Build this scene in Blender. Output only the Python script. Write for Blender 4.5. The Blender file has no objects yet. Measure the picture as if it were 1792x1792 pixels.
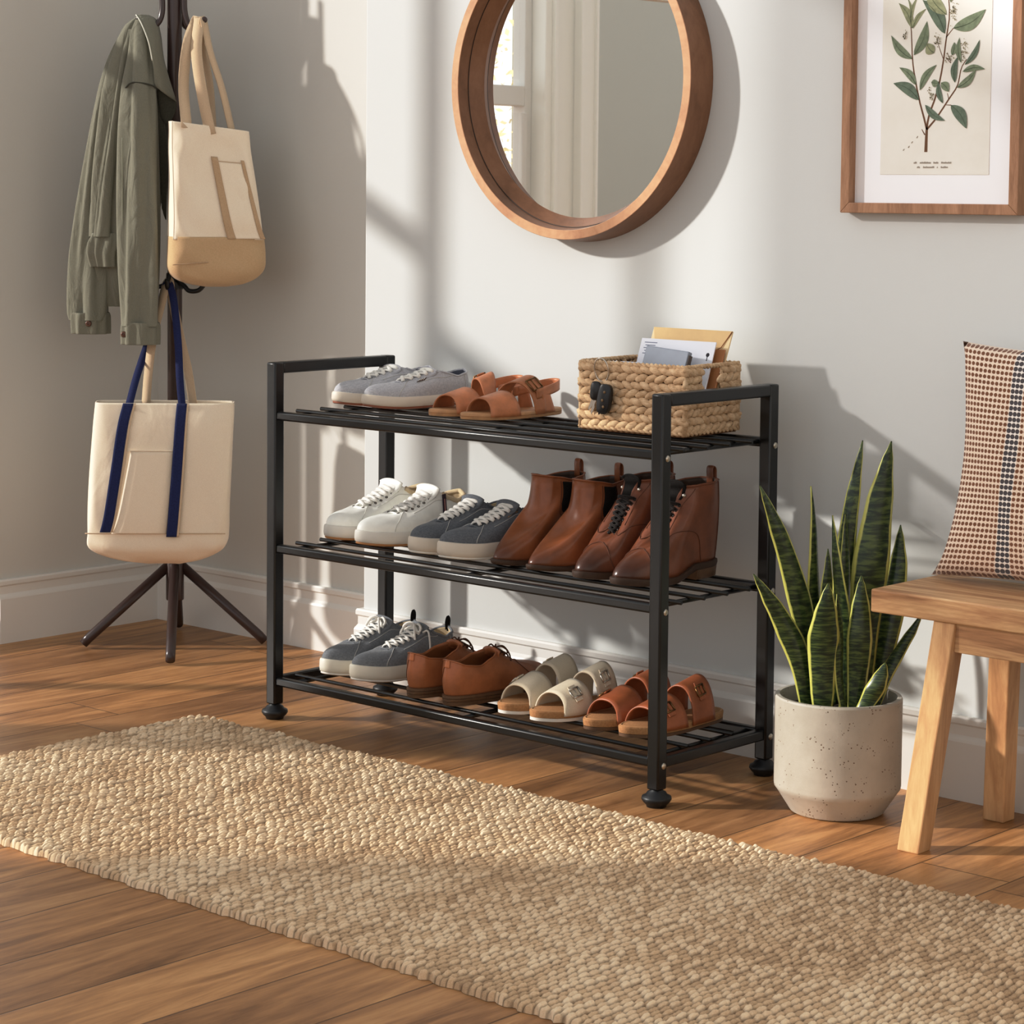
import bpy, bmesh, math, random
import numpy as np
from mathutils import Vector, Matrix
PI = math.pi
rnd = random.Random(7)
SC = bpy.context.scene
COL = SC.collection

# ------------------------------------------------------------------ helpers
def lerp(a, b, t): return a + (b - a) * t
def tab(t, pts):
    if t <= pts[0][0]: return pts[0][1]
    for (a, x), (b, y) in zip(pts, pts[1:]):
        if t <= b:
            k = (t - a) / (b - a); k = k * k * (3 - 2 * k) * .5 + k * .5
            return x + (y - x) * k
    return pts[-1][1]
def catmull(pts, n):
    """n samples through a list of equal-length tuples"""
    P = [np.array(p, float) for p in pts]; m = len(P) - 1; out = []
    for i in range(n):
        s = i / (n - 1) * m; k = min(int(s), m - 1); t = s - k
        p0 = P[k - 1] if k > 0 else 2 * P[0] - P[1]
        p1, p2 = P[k], P[k + 1]
        p3 = P[k + 2] if k + 2 <= m else 2 * P[m] - P[m - 1]
        out.append(.5 * (2 * p1 + (p2 - p0) * t + (2 * p0 - 5 * p1 + 4 * p2 - p3) * t * t + (3 * p1 - p0 - 3 * p2 + p3) * t ** 3))
    return out

class MB:
    """collects shapes and links them as one mesh object"""
    def __init__(s): s.v, s.f, s.uv = [], [], {}
    def add(s, vs, fs):
        o = len(s.v); s.v += [tuple(map(float, v)) for v in vs]; s.f += [tuple(i + o for i in f) for f in fs]; return s
    def box(s, c, d, rot=None):
        c = Vector(c); hx, hy, hz = d[0] / 2, d[1] / 2, d[2] / 2
        vs = [Vector((x, y, z)) for z in (-hz, hz) for y in (-hy, hy) for x in (-hx, hx)]
        if rot is not None: vs = [rot @ v for v in vs]
        return s.add([v + c for v in vs], [(0, 2, 3, 1), (4, 5, 7, 6), (0, 1, 5, 4), (1, 3, 7, 5), (3, 2, 6, 7), (2, 0, 4, 6)])
    def hexa(s, bot, top):
        return s.add(list(bot) + list(top), [(3, 2, 1, 0), (4, 5, 6, 7), (0, 1, 5, 4), (1, 2, 6, 5), (2, 3, 7, 6), (3, 0, 4, 7)])
    def rings(s, R, closed=True, cap0=False, cap1=False, loop=False):
        n = len(R[0]); vs = [p for r in R for p in r]; fs = []
        m = len(R)
        for i in range(m if loop else m - 1):
            i2 = (i + 1) % m
            for j in range(n if closed else n - 1):
                k = (j + 1) % n
                fs.append((i * n + j, i * n + k, i2 * n + k, i2 * n + j))
        if cap0: fs.append(tuple(reversed(range(n))))
        if cap1: fs.append(tuple((m - 1) * n + j for j in range(n)))
        return s.add(vs, fs)
    def tube(s, pts, r, n=8, caps=True, closed=False, flat=1.0, up=None):
        pts = [Vector(p) for p in pts]; R = []; m = len(pts); prev = None
        for i, p in enumerate(pts):
            a = pts[(i - 1) % m] if (closed or i > 0) else p
            b = pts[(i + 1) % m] if (closed or i < m - 1) else p
            t = (b - a)
            t = t.normalized() if t.length > 1e-9 else Vector((0, 0, 1))
            if prev is None:
                u = Vector(up) if up is not None else (Vector((0, 0, 1)) if abs(t.z) < .9 else Vector((1, 0, 0)))
            else: u = prev
            u = (u - t * u.dot(t))
            u = u.normalized() if u.length > 1e-6 else t.orthogonal().normalized()
            prev = u; w = t.cross(u)
            rr = r[i] if isinstance(r, (list, tuple)) else r
            R.append([p + u * (math.cos(2 * PI * k / n) * rr * flat) + w * (math.sin(2 * PI * k / n) * rr) for k in range(n)])
        return s.rings(R, True, caps and not closed, caps and not closed, loop=closed)
    def lathe(s, prof, n=40, c=(0, 0, 0), caps=True):
        R = [[(c[0] + r * math.cos(2 * PI * k / n), c[1] + r * math.sin(2 * PI * k / n), c[2] + z) for k in range(n)] for r, z in prof]
        return s.rings(R, True, caps, caps)
    def grid(s, fn, nu, nv, uv=False):
        o = len(s.f)
        R = [[fn(i / (nu - 1), j / (nv - 1)) for j in range(nv)] for i in range(nu)]
        s.rings(R, closed=False)
        if uv:
            k = o
            for i in range(nu - 1):
                for j in range(nv - 1):
                    s.uv[k] = [(i / (nu - 1), j / (nv - 1)), (i / (nu - 1), (j + 1) / (nv - 1)), ((i + 1) / (nu - 1), (j + 1) / (nv - 1)), ((i + 1) / (nu - 1), j / (nv - 1))]
                    k += 1
        return s
    def ball(s, c, d, n=8, m=6, rot=None):
        R = []
        for i in range(m + 1):
            a = PI * i / m
            ring = [Vector((d[0] * math.sin(a) * math.cos(2 * PI * k / n), d[1] * math.sin(a) * math.sin(2 * PI * k / n), -d[2] * math.cos(a))) for k in range(n)]
            if rot is not None: ring = [rot @ q for q in ring]
            R.append([q + Vector(c) for q in ring])
        return s.rings(R)
    def prism(s, poly, z0, z1):
        n = len(poly)
        return s.rings([[(x, y, z0) for x, y in poly], [(x, y, z1) for x, y in poly]], True, True, True)
    def build(s, name, m=None, parent=None, smooth=True, bevel=0, segs=2, solid=0, off=-1, sub=0, m2=None, angle=None, merge=False):
        me = bpy.data.meshes.new(name); me.from_pydata(s.v, [], s.f)
        if s.uv:
            l = me.uv_layers.new(name='UVMap')
            for p in me.polygons:
                if p.index in s.uv:
                    for li, q in zip(p.loop_indices, s.uv[p.index]): l.data[li].uv = q
        bm = bmesh.new(); bm.from_mesh(me)
        if merge: bmesh.ops.remove_doubles(bm, verts=bm.verts, dist=1e-5)
        bmesh.ops.recalc_face_normals(bm, faces=bm.faces); bm.to_mesh(me); bm.free()
        if smooth: me.polygons.foreach_set('use_smooth', [True] * len(me.polygons))
        o = bpy.data.objects.new(name, me); COL.objects.link(o)
        if m is not None: me.materials.append(m)
        if m2 is not None: me.materials.append(m2)
        if parent is not None: o.parent = parent
        if solid:
            q = o.modifiers.new('solid', 'SOLIDIFY'); q.thickness = solid; q.offset = off; q.use_even_offset = False
            if m2 is not None: q.material_offset = 1; q.material_offset_rim = 0
        if bevel:
            q = o.modifiers.new('bevel', 'BEVEL'); q.width = bevel; q.segments = segs; q.limit_method = 'ANGLE'; q.angle_limit = math.radians(35)
        if sub:
            q = o.modifiers.new('sub', 'SUBSURF'); q.levels = sub; q.render_levels = sub
        if smooth and angle is not None:
            me.polygons.foreach_set('use_smooth', [True] * len(me.polygons)); me.set_sharp_from_angle(angle=math.radians(angle))
        return o

def tag(o, label, cat, group=None):
    o['label'] = label; o['category'] = cat
    if group: o['group'] = group
    return o
def thing(name, label, cat, loc=(0, 0, 0), rotz=0, group=None):
    o = bpy.data.objects.new(name, None); COL.objects.link(o); o.empty_display_size = .05
    o.location = loc; o.rotation_euler = (0, 0, rotz)
    return tag(o, label, cat, group)
def struct(o):
    o['kind'] = 'structure'; return o

# ------------------------------------------------------------------ materials
def srgb(r, g, b):
    f = lambda c: (c / 255 / 12.92) if c / 255 <= .04045 else ((c / 255 + .055) / 1.055) ** 2.4
    return (f(r), f(g), f(b), 1)
class NT:
    def __init__(s, name):
        s.m = bpy.data.materials.new(name); s.m.use_nodes = True; s.t = s.m.node_tree; s.t.nodes.clear()
        s.out = s.n('ShaderNodeOutputMaterial'); s.b = s.n('ShaderNodeBsdfPrincipled'); s.l(s.b.outputs[0], s.out.inputs[0])
    def n(s, t, **k):
        x = s.t.nodes.new(t)
        for a, v in k.items(): setattr(x, a, v)
        return x
    def l(s, a, b): s.t.links.new(a, b)
    def inp(s, name, v):
        if hasattr(v, 'is_output'): s.l(v, s.b.inputs[name])
        else: s.b.inputs[name].default_value = v
    def coord(s, scale=(1, 1, 1), kind='Object', rot=(0, 0, 0)):
        c = s.n('ShaderNodeTexCoord'); mp = s.n('ShaderNodeMapping'); mp.inputs['Scale'].default_value = scale; mp.inputs['Rotation'].default_value = rot
        s.l(c.outputs[kind], mp.inputs[0]); return mp.outputs[0]
    def noise(s, vec, scale, detail=4, rough=.6, dist=0):
        x = s.n('ShaderNodeTexNoise'); x.inputs['Scale'].default_value = scale; x.inputs['Detail'].default_value = detail
        x.inputs['Roughness'].default_value = rough; x.inputs['Distortion'].default_value = dist
        if vec is not None: s.l(vec, x.inputs['Vector'])
        return x.outputs[0]
    def ramp(s, fac, stops):
        x = s.n('ShaderNodeValToRGB'); e = x.color_ramp.elements
        while len(e) > 1: e.remove(e[-1])
        e[0].position, e[0].color = stops[0][0], stops[0][1]
        for p, c in stops[1:]:
            q = e.new(p); q.color = c
        s.l(fac, x.inputs[0]); return x.outputs[0]
    def mix(s, fac, a, b, mode='MIX'):
        x = s.n('ShaderNodeMix', data_type='RGBA', blend_type=mode)
        for sock, v in ((x.inputs[0], fac), (x.inputs[6], a), (x.inputs[7], b)):
            if hasattr(v, 'is_output'): s.l(v, sock)
            else: sock.default_value = v
        return x.outputs[2]
    def math(s, op, a, b=None, c=None):
        x = s.n('ShaderNodeMath', operation=op)
        for i, v in enumerate((a, b, c)):
            if v is None: continue
            if hasattr(v, 'is_output'): s.l(v, x.inputs[i])
            else: x.inputs[i].default_value = v
        return x.outputs[0]
    def bump(s, h, strength=.3, dist=.001, prev=None):
        x = s.n('ShaderNodeBump'); x.inputs['Strength'].default_value = strength; x.inputs['Distance'].default_value = dist
        s.l(h, x.inputs['Height'])
        if prev is not None: s.l(prev, x.inputs['Normal'])
        s.l(x.outputs[0], s.b.inputs['Normal']); return x.outputs[0]
def simple(name, col, rough=.5, metal=0, spec=.5, var=0, vscale=30, bump=0, bscale=200, bdist=.001, coat=0):
    t = NT(name); v = t.coord()
    if var:
        n = t.noise(v, vscale, 4)
        a = tuple(c * (1 - var) for c in col[:3]) + (1,); b = tuple(min(1, c * (1 + var)) for c in col[:3]) + (1,)
        t.inp('Base Color', t.ramp(n, [(.3, a), (.7, b)]))
    else: t.inp('Base Color', col)
    t.inp('Roughness', rough); t.inp('Metallic', metal); t.inp('Specular IOR Level', spec)
    if coat: t.inp('Coat Weight', coat); t.inp('Coat Roughness', .2)
    if bump: t.bump(t.noise(v, bscale, 3), bump, bdist)
    return t.m
def canvas(name, col, col2=None, scale=900, var=.06, bump=.35, rough=.9, stretch=(1, 1, 1), sheen=.15, wrinkle=0, wscale=(26, 26, 9)):
    """woven cloth: fine thread noise, a little mottling, bumpy"""
    t = NT(name); v = t.coord(stretch)
    big = t.noise(v, 14, 3); fine = t.noise(t.coord((1, 1, .25)), scale, 2); fine2 = t.noise(t.coord((.25, .25, 1)), scale, 2)
    thr = t.math('MULTIPLY', t.math('ADD', fine, fine2), .5)
    c2 = col2 or tuple(c * .8 for c in col[:3]) + (1,)
    base = t.ramp(thr, [(.35, c2), (.65, col)])
    t.inp('Base Color', t.mix(t.math('MULTIPLY', t.math('SUBTRACT', big, .5), var * 4), base, tuple(c * .7 for c in col[:3]) + (1,)))
    t.inp('Roughness', rough); t.inp('Specular IOR Level', .2); t.inp('Sheen Weight', sheen)
    b = t.bump(thr, bump, .001)
    if wrinkle: t.bump(t.noise(t.coord(wscale), 1, 3, .55, 1.0), wrinkle, .012, b)
    return t.m
def leather(name, col, dark=None, rough=.42, grad=None, bump=.15, lo=.72):
    """leather; grad=(y0,y1) burnishes the toe of a shoe"""
    t = NT(name); v = t.coord(); n = t.noise(v, 22, 5)
    lo = tuple(c * lo for c in col[:3]) + (1,); hi = tuple(min(1, c * 1.15) for c in col[:3]) + (1,)
    c = t.ramp(n, [(.3, lo), (.65, hi)])
    if grad:
        s = t.n('ShaderNodeSeparateXYZ'); t.l(v, s.inputs[0])
        mr = t.n('ShaderNodeMapRange'); t.l(s.outputs[1], mr.inputs[0]); mr.inputs[1].default_value = grad[0]; mr.inputs[2].default_value = grad[1]
        mr.inputs[3].default_value = .85; mr.inputs[4].default_value = 0; mr.interpolation_type = 'SMOOTHSTEP'
        c = t.mix(mr.outputs[0], c, dark)
    t.inp('Base Color', c); t.inp('Roughness', rough); t.inp('Specular IOR Level', .45)
    t.bump(t.noise(v, 420, 3), bump, .0006); return t.m
def wood(name, cols, axis=(1, 1, 1), scale=9, rough=.45, bump=.12, dist=1.2, fine=60):
    """cols light to dark; axis shrinks the coordinate along the grain"""
    t = NT(name); v = t.coord(axis)
    a = t.noise(v, scale, 5, .6, dist); b = t.noise(v, fine, 4, .7)
    f = t.math('ADD', t.math('MULTIPLY', a, .72), t.math('MULTIPLY', b, .28))
    k = len(cols)
    t.inp('Base Color', t.ramp(f, [(.32 + .34 * i / (k - 1), c) for i, c in enumerate(reversed(cols))]))
    t.inp('Roughness', rough); t.inp('Specular IOR Level', .35); t.bump(b, bump, .0008); return t.m

M = {}
def paint(name, col, bump=.10):
    t = NT(name); v = t.coord(); n = t.noise(v, 3, 3)
    t.inp('Base Color', t.mix(n, tuple(c * .975 for c in col[:3]) + (1,), col)); t.inp('Roughness', .75); t.inp('Specular IOR Level', .25)
    t.bump(t.noise(v, 140, 3), bump, .0012); return t.m
M['wall'] = paint('wall_paint', srgb(212, 214, 213))
M['wall_warm'] = paint('wall_paint_warm', srgb(214, 212, 207))
M['trim'] = simple('trim_paint', srgb(232, 230, 226), .4, spec=.4)
M['far'] = paint('far_wall_paint', srgb(214, 214, 206))
M['black'] = simple('black_steel', srgb(13, 13, 14), .30, spec=.55, var=.1, vscale=12, bump=.05, bscale=600)
M['rubber'] = simple('black_rubber', srgb(22, 23, 26), .45)
M['screw'] = simple('nickel', srgb(196, 190, 178), .3, metal=.9)
M['stand'] = simple('dark_brown_steel', srgb(66, 49, 46), .30, spec=.6, var=.1)
M['stand_black'] = simple('black_iron', srgb(18, 16, 16), .35)

def floor_mat():
    t = NT('wood_floor'); c = t.n('ShaderNodeTexCoord'); s = t.n('ShaderNodeSeparateXYZ'); t.l(c.outputs['Object'], s.inputs[0])
    W, LEN = .1655, 1.25
    u = t.math('DIVIDE', t.math('SUBTRACT', s.outputs[0], .032), W); pid = t.math('FLOOR', u)
    wn = t.n('ShaderNodeTexWhiteNoise', noise_dimensions='1D'); t.l(pid, wn.inputs['W'])
    y2 = t.math('DIVIDE', t.math('ADD', s.outputs[1], t.math('MULTIPLY', wn.outputs[0], 3.1)), LEN); cid = t.math('FLOOR', y2)
    cv = t.n('ShaderNodeCombineXYZ'); t.l(pid, cv.inputs[0]); t.l(cid, cv.inputs[1])
    w2 = t.n('ShaderNodeTexWhiteNoise', noise_dimensions='2D'); t.l(cv.outputs[0], w2.inputs['Vector'])
    # grain, shifted for every board
    off = t.n('ShaderNodeVectorMath', operation='SCALE'); t.l(w2.outputs['Color'], off.inputs[0]); off.inputs['Scale'].default_value = 7
    ad = t.n('ShaderNodeVectorMath', operation='ADD'); t.l(c.outputs['Object'], ad.inputs[0]); t.l(off.outputs[0], ad.inputs[1])
    mp = t.n('ShaderNodeMapping'); mp.inputs['Scale'].default_value = (1, .11, 1); t.l(ad.outputs[0], mp.inputs[0])
    g1 = t.noise(mp.outputs[0], 16, 6, .62, 1.6); g2 = t.noise(mp.outputs[0], 90, 4, .7)
    mp2 = t.n('ShaderNodeMapping'); mp2.inputs['Scale'].default_value = (1, .45, 1); t.l(ad.outputs[0], mp2.inputs[0])
    g3 = t.noise(mp2.outputs[0], 4, 3, .5)
    f = t.math('ADD', t.math('ADD', t.math('MULTIPLY', g1, .55), t.math('MULTIPLY', g2, .2)), t.math('MULTIPLY', g3, .25))
    col = t.ramp(f, [(.33, srgb(122, 85, 54)), (.43, srgb(166, 121, 79)), (.54, srgb(202, 155, 106)), (.66, srgb(229, 186, 135))])
    tone = t.ramp(w2.outputs[0], [(0, srgb(205, 196, 190)), (1, srgb(255, 250, 240))])
    col = t.mix(1.0, col, tone, 'MULTIPLY')
    fx = t.math('FRACT', u); fy = t.math('FRACT', y2)
    ex = t.math('MULTIPLY', t.math('MINIMUM', fx, t.math('SUBTRACT', 1, fx)), W)
    ey = t.math('MULTIPLY', t.math('MINIMUM', fy, t.math('SUBTRACT', 1, fy)), LEN)
    e = t.math('MINIMUM', ex, ey)
    mr = t.n('ShaderNodeMapRange'); t.l(e, mr.inputs[0]); mr.inputs[1].default_value = .0004; mr.inputs[2].default_value = .0022
    col = t.mix(t.math('MULTIPLY', t.math('SUBTRACT', 1, mr.outputs[0]), .75), col, srgb(52, 30, 18))
    t.inp('Base Color', col); t.inp('Roughness', t.math('ADD', .34, t.math('MULTIPLY', g1, .2))); t.inp('Specular IOR Level', .4)
    b = t.bump(mr.outputs[0], .5, .002); t.bump(g2, .06, .001, b); return t.m
M['floor'] = floor_mat()
M['frame_wood'] = wood('walnut_stain', [srgb(184, 146, 116), srgb(164, 125, 95), srgb(136, 99, 74)], (6, 6, .8), 6, .45)
M['mirror_face'] = wood('mirror_frame_oak', [srgb(214, 172, 138), srgb(202, 158, 124), srgb(184, 138, 106)], (1, 1, 1), 10, .45, dist=.8)
M['mirror_side'] = wood('mirror_frame_walnut', [srgb(148, 108, 81), srgb(136, 97, 71), srgb(118, 83, 60)], (1, 2, 1), 9, .4, dist=.6)
M['acacia'] = wood('acacia', [srgb(230, 200, 158), srgb(208, 170, 126), srgb(182, 138, 98), srgb(144, 104, 72)], (.16, 2.2, 2.2), 13, .5, dist=1.4)
M['acacia_leg'] = wood('acacia_leg', [srgb(218, 182, 136), srgb(198, 156, 112), srgb(172, 128, 88)], (2.2, 2.2, .16), 12, .5, dist=1.2)
def mirror_mat():
    t = NT('mirror_glass'); t.inp('Base Color', (.93, .94, .93, 1)); t.inp('Metallic', 1); t.inp('Roughness', .012); return t.m
M['mirror'] = mirror_mat()
def glass_mat():
    t = NT('window_glass'); tr = t.n('ShaderNodeBsdfTransparent'); gl = t.n('ShaderNodeBsdfGlossy'); gl.inputs['Roughness'].default_value = .02
    mx = t.n('ShaderNodeMixShader'); mx.inputs[0].default_value = .05; t.l(tr.outputs[0], mx.inputs[1]); t.l(gl.outputs[0], mx.inputs[2]); t.l(mx.outputs[0], t.out.inputs[0]); return t.m
M['glass'] = glass_mat()

# ------------------------------------------------------------------ camera
cam = bpy.data.cameras.new('camera'); co = bpy.data.objects.new('camera', cam); COL.objects.link(co)
cam.sensor_width = 36; cam.lens = 4159.8 / 1792 * 36; cam.shift_y = -278.3 / 1792; cam.clip_start = .05; cam.clip_end = 200
yaw, pitch, roll = .73594, .06841, .0091
fw = Vector((-math.sin(yaw) * math.cos(pitch), math.cos(yaw) * math.cos(pitch), -math.sin(pitch)))
r0 = Vector((math.cos(yaw), math.sin(yaw), 0)); u0 = r0.cross(fw)
r1 = r0 * math.cos(roll) + u0 * math.sin(roll); u1 = -r0 * math.sin(roll) + u0 * math.cos(roll)
mt = Matrix((r1, u1, -fw)).transposed().to_4x4(); mt.translation = (2.61876, -3.29129, 1.10493); co.matrix_world = mt
SC.camera = co

# ------------------------------------------------------------------ light
SUN = Vector((1.1, 1.0, -.57)).normalized()
sd = bpy.data.lights.new('sun', 'SUN'); so = bpy.data.objects.new('sun', sd); COL.objects.link(so)
sd.energy = 3.6; sd.angle = math.radians(2.3); sd.color = (1.0, .965, .91)
so.rotation_euler = SUN.to_track_quat('-Z', 'Y').to_euler(); so.location = (-6, -4, 4)
w = bpy.data.worlds.new('world'); SC.world = w; w.use_nodes = True; wt = w.node_tree; wt.nodes.clear()
wo = wt.nodes.new('ShaderNodeOutputWorld'); wb = wt.nodes.new('ShaderNodeBackground'); wt.links.new(wb.outputs[0], wo.inputs[0])
tc = wt.nodes.new('ShaderNodeTexCoord'); sx = wt.nodes.new('ShaderNodeSeparateXYZ'); wt.links.new(tc.outputs['Generated'], sx.inputs[0])
def wmath(op, a, b):
    x = wt.nodes.new('ShaderNodeMath'); x.operation = op
    for i, v in enumerate((a, b)):
        if hasattr(v, 'is_output'): wt.links.new(v, x.inputs[i])
        else: x.inputs[i].default_value = v
    return x.outputs[0]
# overcast sky, brightest low down and on the window side, dim overhead
up = wmath('MAXIMUM', sx.outputs[2], 0.0)
lum = wmath('SUBTRACT', wmath('SUBTRACT', 1.16, wmath('MULTIPLY', up, .72)), wmath('MULTIPLY', sx.outputs[0], .38))
wt.links.new(lum, wb.inputs[1]); wb.inputs[0].default_value = (.975, .99, 1.0, 1)
SC.view_settings.view_transform = 'Standard'; SC.view_settings.look = 'None'; SC.view_settings.exposure = 0
SC.view_settings.use_curve_mapping = True
cv = SC.view_settings.curve_mapping.curves[3]
cv.points.new(.25, .215); cv.points.new(.72, .765); SC.view_settings.curve_mapping.update()

# ------------------------------------------------------------------ room
YW, XL, YA = .4454, -2.1153, .5896        # faces of the mirror wall, the left wall and the recessed wall
fl = MB().box((0, -3, -.05), (16, 12, .1)).build('floor', M['floor'], smooth=False); struct(fl)
struct(MB().box(((4.6 - 1.2135) / 2, YW + .2, 1.35), (4.6 + 1.2135, .4, 2.7)).build('wall_back', M['wall'], smooth=False, bevel=.004))
struct(MB().box((-1.75, YA + .15, 1.35), (1.2, .3, 2.7)).build('wall_recess', M['wall_warm'], smooth=False))
struct(MB().box((XL - .07, (.09 + YA) / 2 + .1, 1.35), (.14, YA - .09 + .2, 2.7)).build('wall_left', M['wall_warm'], smooth=False))
struct(MB().box((XL - .07, -3.775, 1.35), (.14, 2.45, 2.7)).build('shade_wall_left', M['wall_warm'], smooth=False))  # unseen wall piece, added to keep the sun off the near floor
struct(MB().box((4.2, -2.5, 1.35), (.15, 6.2, 2.7)).build('shade_wall_right', M['wall_warm'], smooth=False))  # unseen wall, added to block side daylight from the left wall
struct(MB().box((-6.0, -7.6, 1.125), (.12, 4.4, 2.25)).build('wall_far', M['far'], smooth=False))
BBP = [(0, 0), (.0153, 0), (.0153, .108), (.0135, .1125), (.0085, .120), (.0085, .138), (.0125, .142), (.0125, .151), (.010, .155), (0, .155)]
def baseboard(name, A, B, nrm, wrapA=False):
    """profile swept along a wall foot; wrapA returns it round the free corner"""
    A, B, nrm = Vector(A), Vector(B), Vector(nrm); d = (B - A).normalized()
    R0 = [A + nrm * p[0] - (d * p[0] if wrapA else d * 0) + Vector((0, 0, p[1])) for p in BBP]
    R1 = [B + nrm * p[0] + Vector((0, 0, p[1])) for p in BBP]
    m = MB()
    rr = [R0, R1]
    if wrapA: rr = [[A - d * p[0] - nrm * .3 + Vector((0, 0, p[1])) for p in BBP]] + rr
    m.rings(rr, True, True, True); return struct(m.build(name, M['trim'], smooth=False))
baseboard('baseboard_back', (-1.2135, YW, 0), (4.1, YW, 0), (0, -1, 0), True)
baseboard('baseboard_recess', (XL, YA, 0), (-1.2135, YA, 0), (0, -1, 0))
baseboard('baseboard_left', (XL, .09, 0), (XL, YA, 0), (1, 0, 0))

def window(name, y0, y1, z0, z1, rail, st=.055):
    """double-hung sash filling an opening of the left wall, y0 > y1"""
    m = MB(); x = XL - .05
    for yy in (y0 - st / 2, y1 + st / 2): m.box((x, yy, (z0 + z1) / 2), (.05, st, z1 - z0))
    wd = y0 - y1 - 2 * st + .002
    m.box((x, (y0 + y1) / 2, z0 + .02), (.046, wd, .04)); m.box((x, (y0 + y1) / 2, z1 - .04), (.046, wd, .08))
    m.box((x, (y0 + y1) / 2, rail), (.046, wd, .06))
    m.box((x + .030, y1 + st + .012, (z0 + rail) / 2 - .02), (.014, .022, rail - z0 - .06))
    m.box((x, (y0 + y1) / 2, z0 - .02), (.08, y0 - y1 - .004, .04))
    o = struct(m.build(name, M['trim'], smooth=False, bevel=.003))
    p = MB().box((x, (y0 + y1) / 2, (z0 + rail) / 2), (.004, y0 - y1 - 2 * st, rail - z0 - .1)).box((x, (y0 + y1) / 2, (rail + z1) / 2), (.004, y0 - y1 - 2 * st, z1 - rail - .1)).build('pane', M['glass'], o, smooth=False)
    return o
window('window_1', -.60, -1.17, .04, 2.62, 1.385, .03)
window('window_2', .09, -.60, .04, 2.62, 1.56, .012)
m = MB().box((XL - .02, -1.275, .86), (.1, .21, 1.72)).box((XL + .035, -1.205, .86), (.02, .016, 1.72)).box((XL + .04, -1.335, .86), (.03, .075, 1.72)).box((XL + .05, -1.30, .86), (.03, .012, 1.72)).box((XL + .05, -1.37, .86), (.03, .012, 1.72))
struct(m.build('trim_1', simple('casing_paint', srgb(250, 249, 244), .4, spec=.4), smooth=False, bevel=.003))

# unseen tinted panel over the side opening, added to dim sun on the wall
m = MB()
for zz in (1.735, 2.66): m.box((XL - .05, -1.97, zz), (.05, 1.16, .05))
flt = struct(m.build('sun_filter', M['trim'], smooth=False))
tg = NT('sun_filter_tint'); tr_ = tg.n('ShaderNodeBsdfTransparent'); tr_.inputs[0].default_value = (.60, .60, .61, 1); tg.l(tr_.outputs[0], tg.out.inputs[0])
MB().box((XL - .05, -1.97, 2.2), (.004, 1.16, .88)).build('pane', tg.m, flt, smooth=False)  # light-dimming sheet of the added filter, not a window pane

# shrub outside the window: many small pale leaves on a few stems
t = NT('autumn_leaf'); t.inp('Base Color', t.ramp(t.noise(t.coord(), 5, 2), [(.35, srgb(255, 246, 214)), (.6, srgb(250, 228, 170)), (.75, srgb(228, 220, 150))])); t.inp('Roughness', .7)
t.inp('Transmission Weight', 0); tl = t.n('ShaderNodeBsdfTranslucent'); tl.inputs[0].default_value = srgb(255, 240, 190); ms = t.n('ShaderNodeMixShader'); ms.inputs[0].default_value = .6
t.l(t.b.outputs[0], ms.inputs[1]); t.l(tl.outputs[0], ms.inputs[2]); t.l(ms.outputs[0], t.out.inputs[0]); leafm = t.m
sh = thing('garden_shrub', 'pale yellow autumn shrub outside the window, seen in the round mirror', 'shrub', (-6.3, -4.6, 0))
m = MB(); sm = MB()
for k in range(5200):
    p = Vector((rnd.gauss(0, .35), rnd.uniform(-.75, .75), 1.05 + rnd.uniform(-.6, .95)))
    a = Vector((rnd.uniform(-1, 1), rnd.uniform(-1, 1), rnd.uniform(-1, 1))).normalized(); b = a.orthogonal().normalized(); L = rnd.uniform(.016, .034)
    m.add([p - a * L, p + b * L * .5, p + a * L, p - b * L * .5], [(0, 1, 2, 3)])
for k in range(9):
    x, y = rnd.uniform(-.2, .2), rnd.uniform(-.6, .6)
    sm.tube([(x * .4, y * .4, 0), (x * .7, y * .8, .6), (x, y, 1.9)], [.02, .014, .004], 6)
m.build('foliage', leafm, sh, smooth=False); sm.build('stem', simple('bark', srgb(150, 120, 90), .9), sh)


# ------------------------------------------------------------------ shoe rack
RW, RD, RH, RP = 1.02, .351, .7457, .0264     # post pitch, depth, height, post width
ZS = {'top': .648, 'mid': .372, 'low': .0935}
rack = thing('shoe_rack', 'black steel three-tier shoe rack of square tube with end handles', 'shoe rack', (0, 0, 0))
for x in (-RW, 0):
    for y in (0, RD - RP):
        MB().box((x - RP / 2, y + RP / 2, (.031 + RH) / 2 + (0)), (RP, RP, RH - .031)).build('post', M['black'], rack, bevel=.0035, angle=30)
        f = MB().lathe([(.011, .04), (.011, .030), (.017, .027), (.020, .022), (.0265, .019), (.0275, .014), (.0245, .009), (.019, .004), (.018, 0)], 28, (x - RP / 2, y + RP / 2, 0)).build('foot', M['rubber'], rack)
    MB().box((x - RP / 2, RD / 2, RH - .0115), (RP - .001, RD - 2 * RP + .004, .023)).build('handle', M['black'], rack, bevel=.0035, angle=30)
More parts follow.
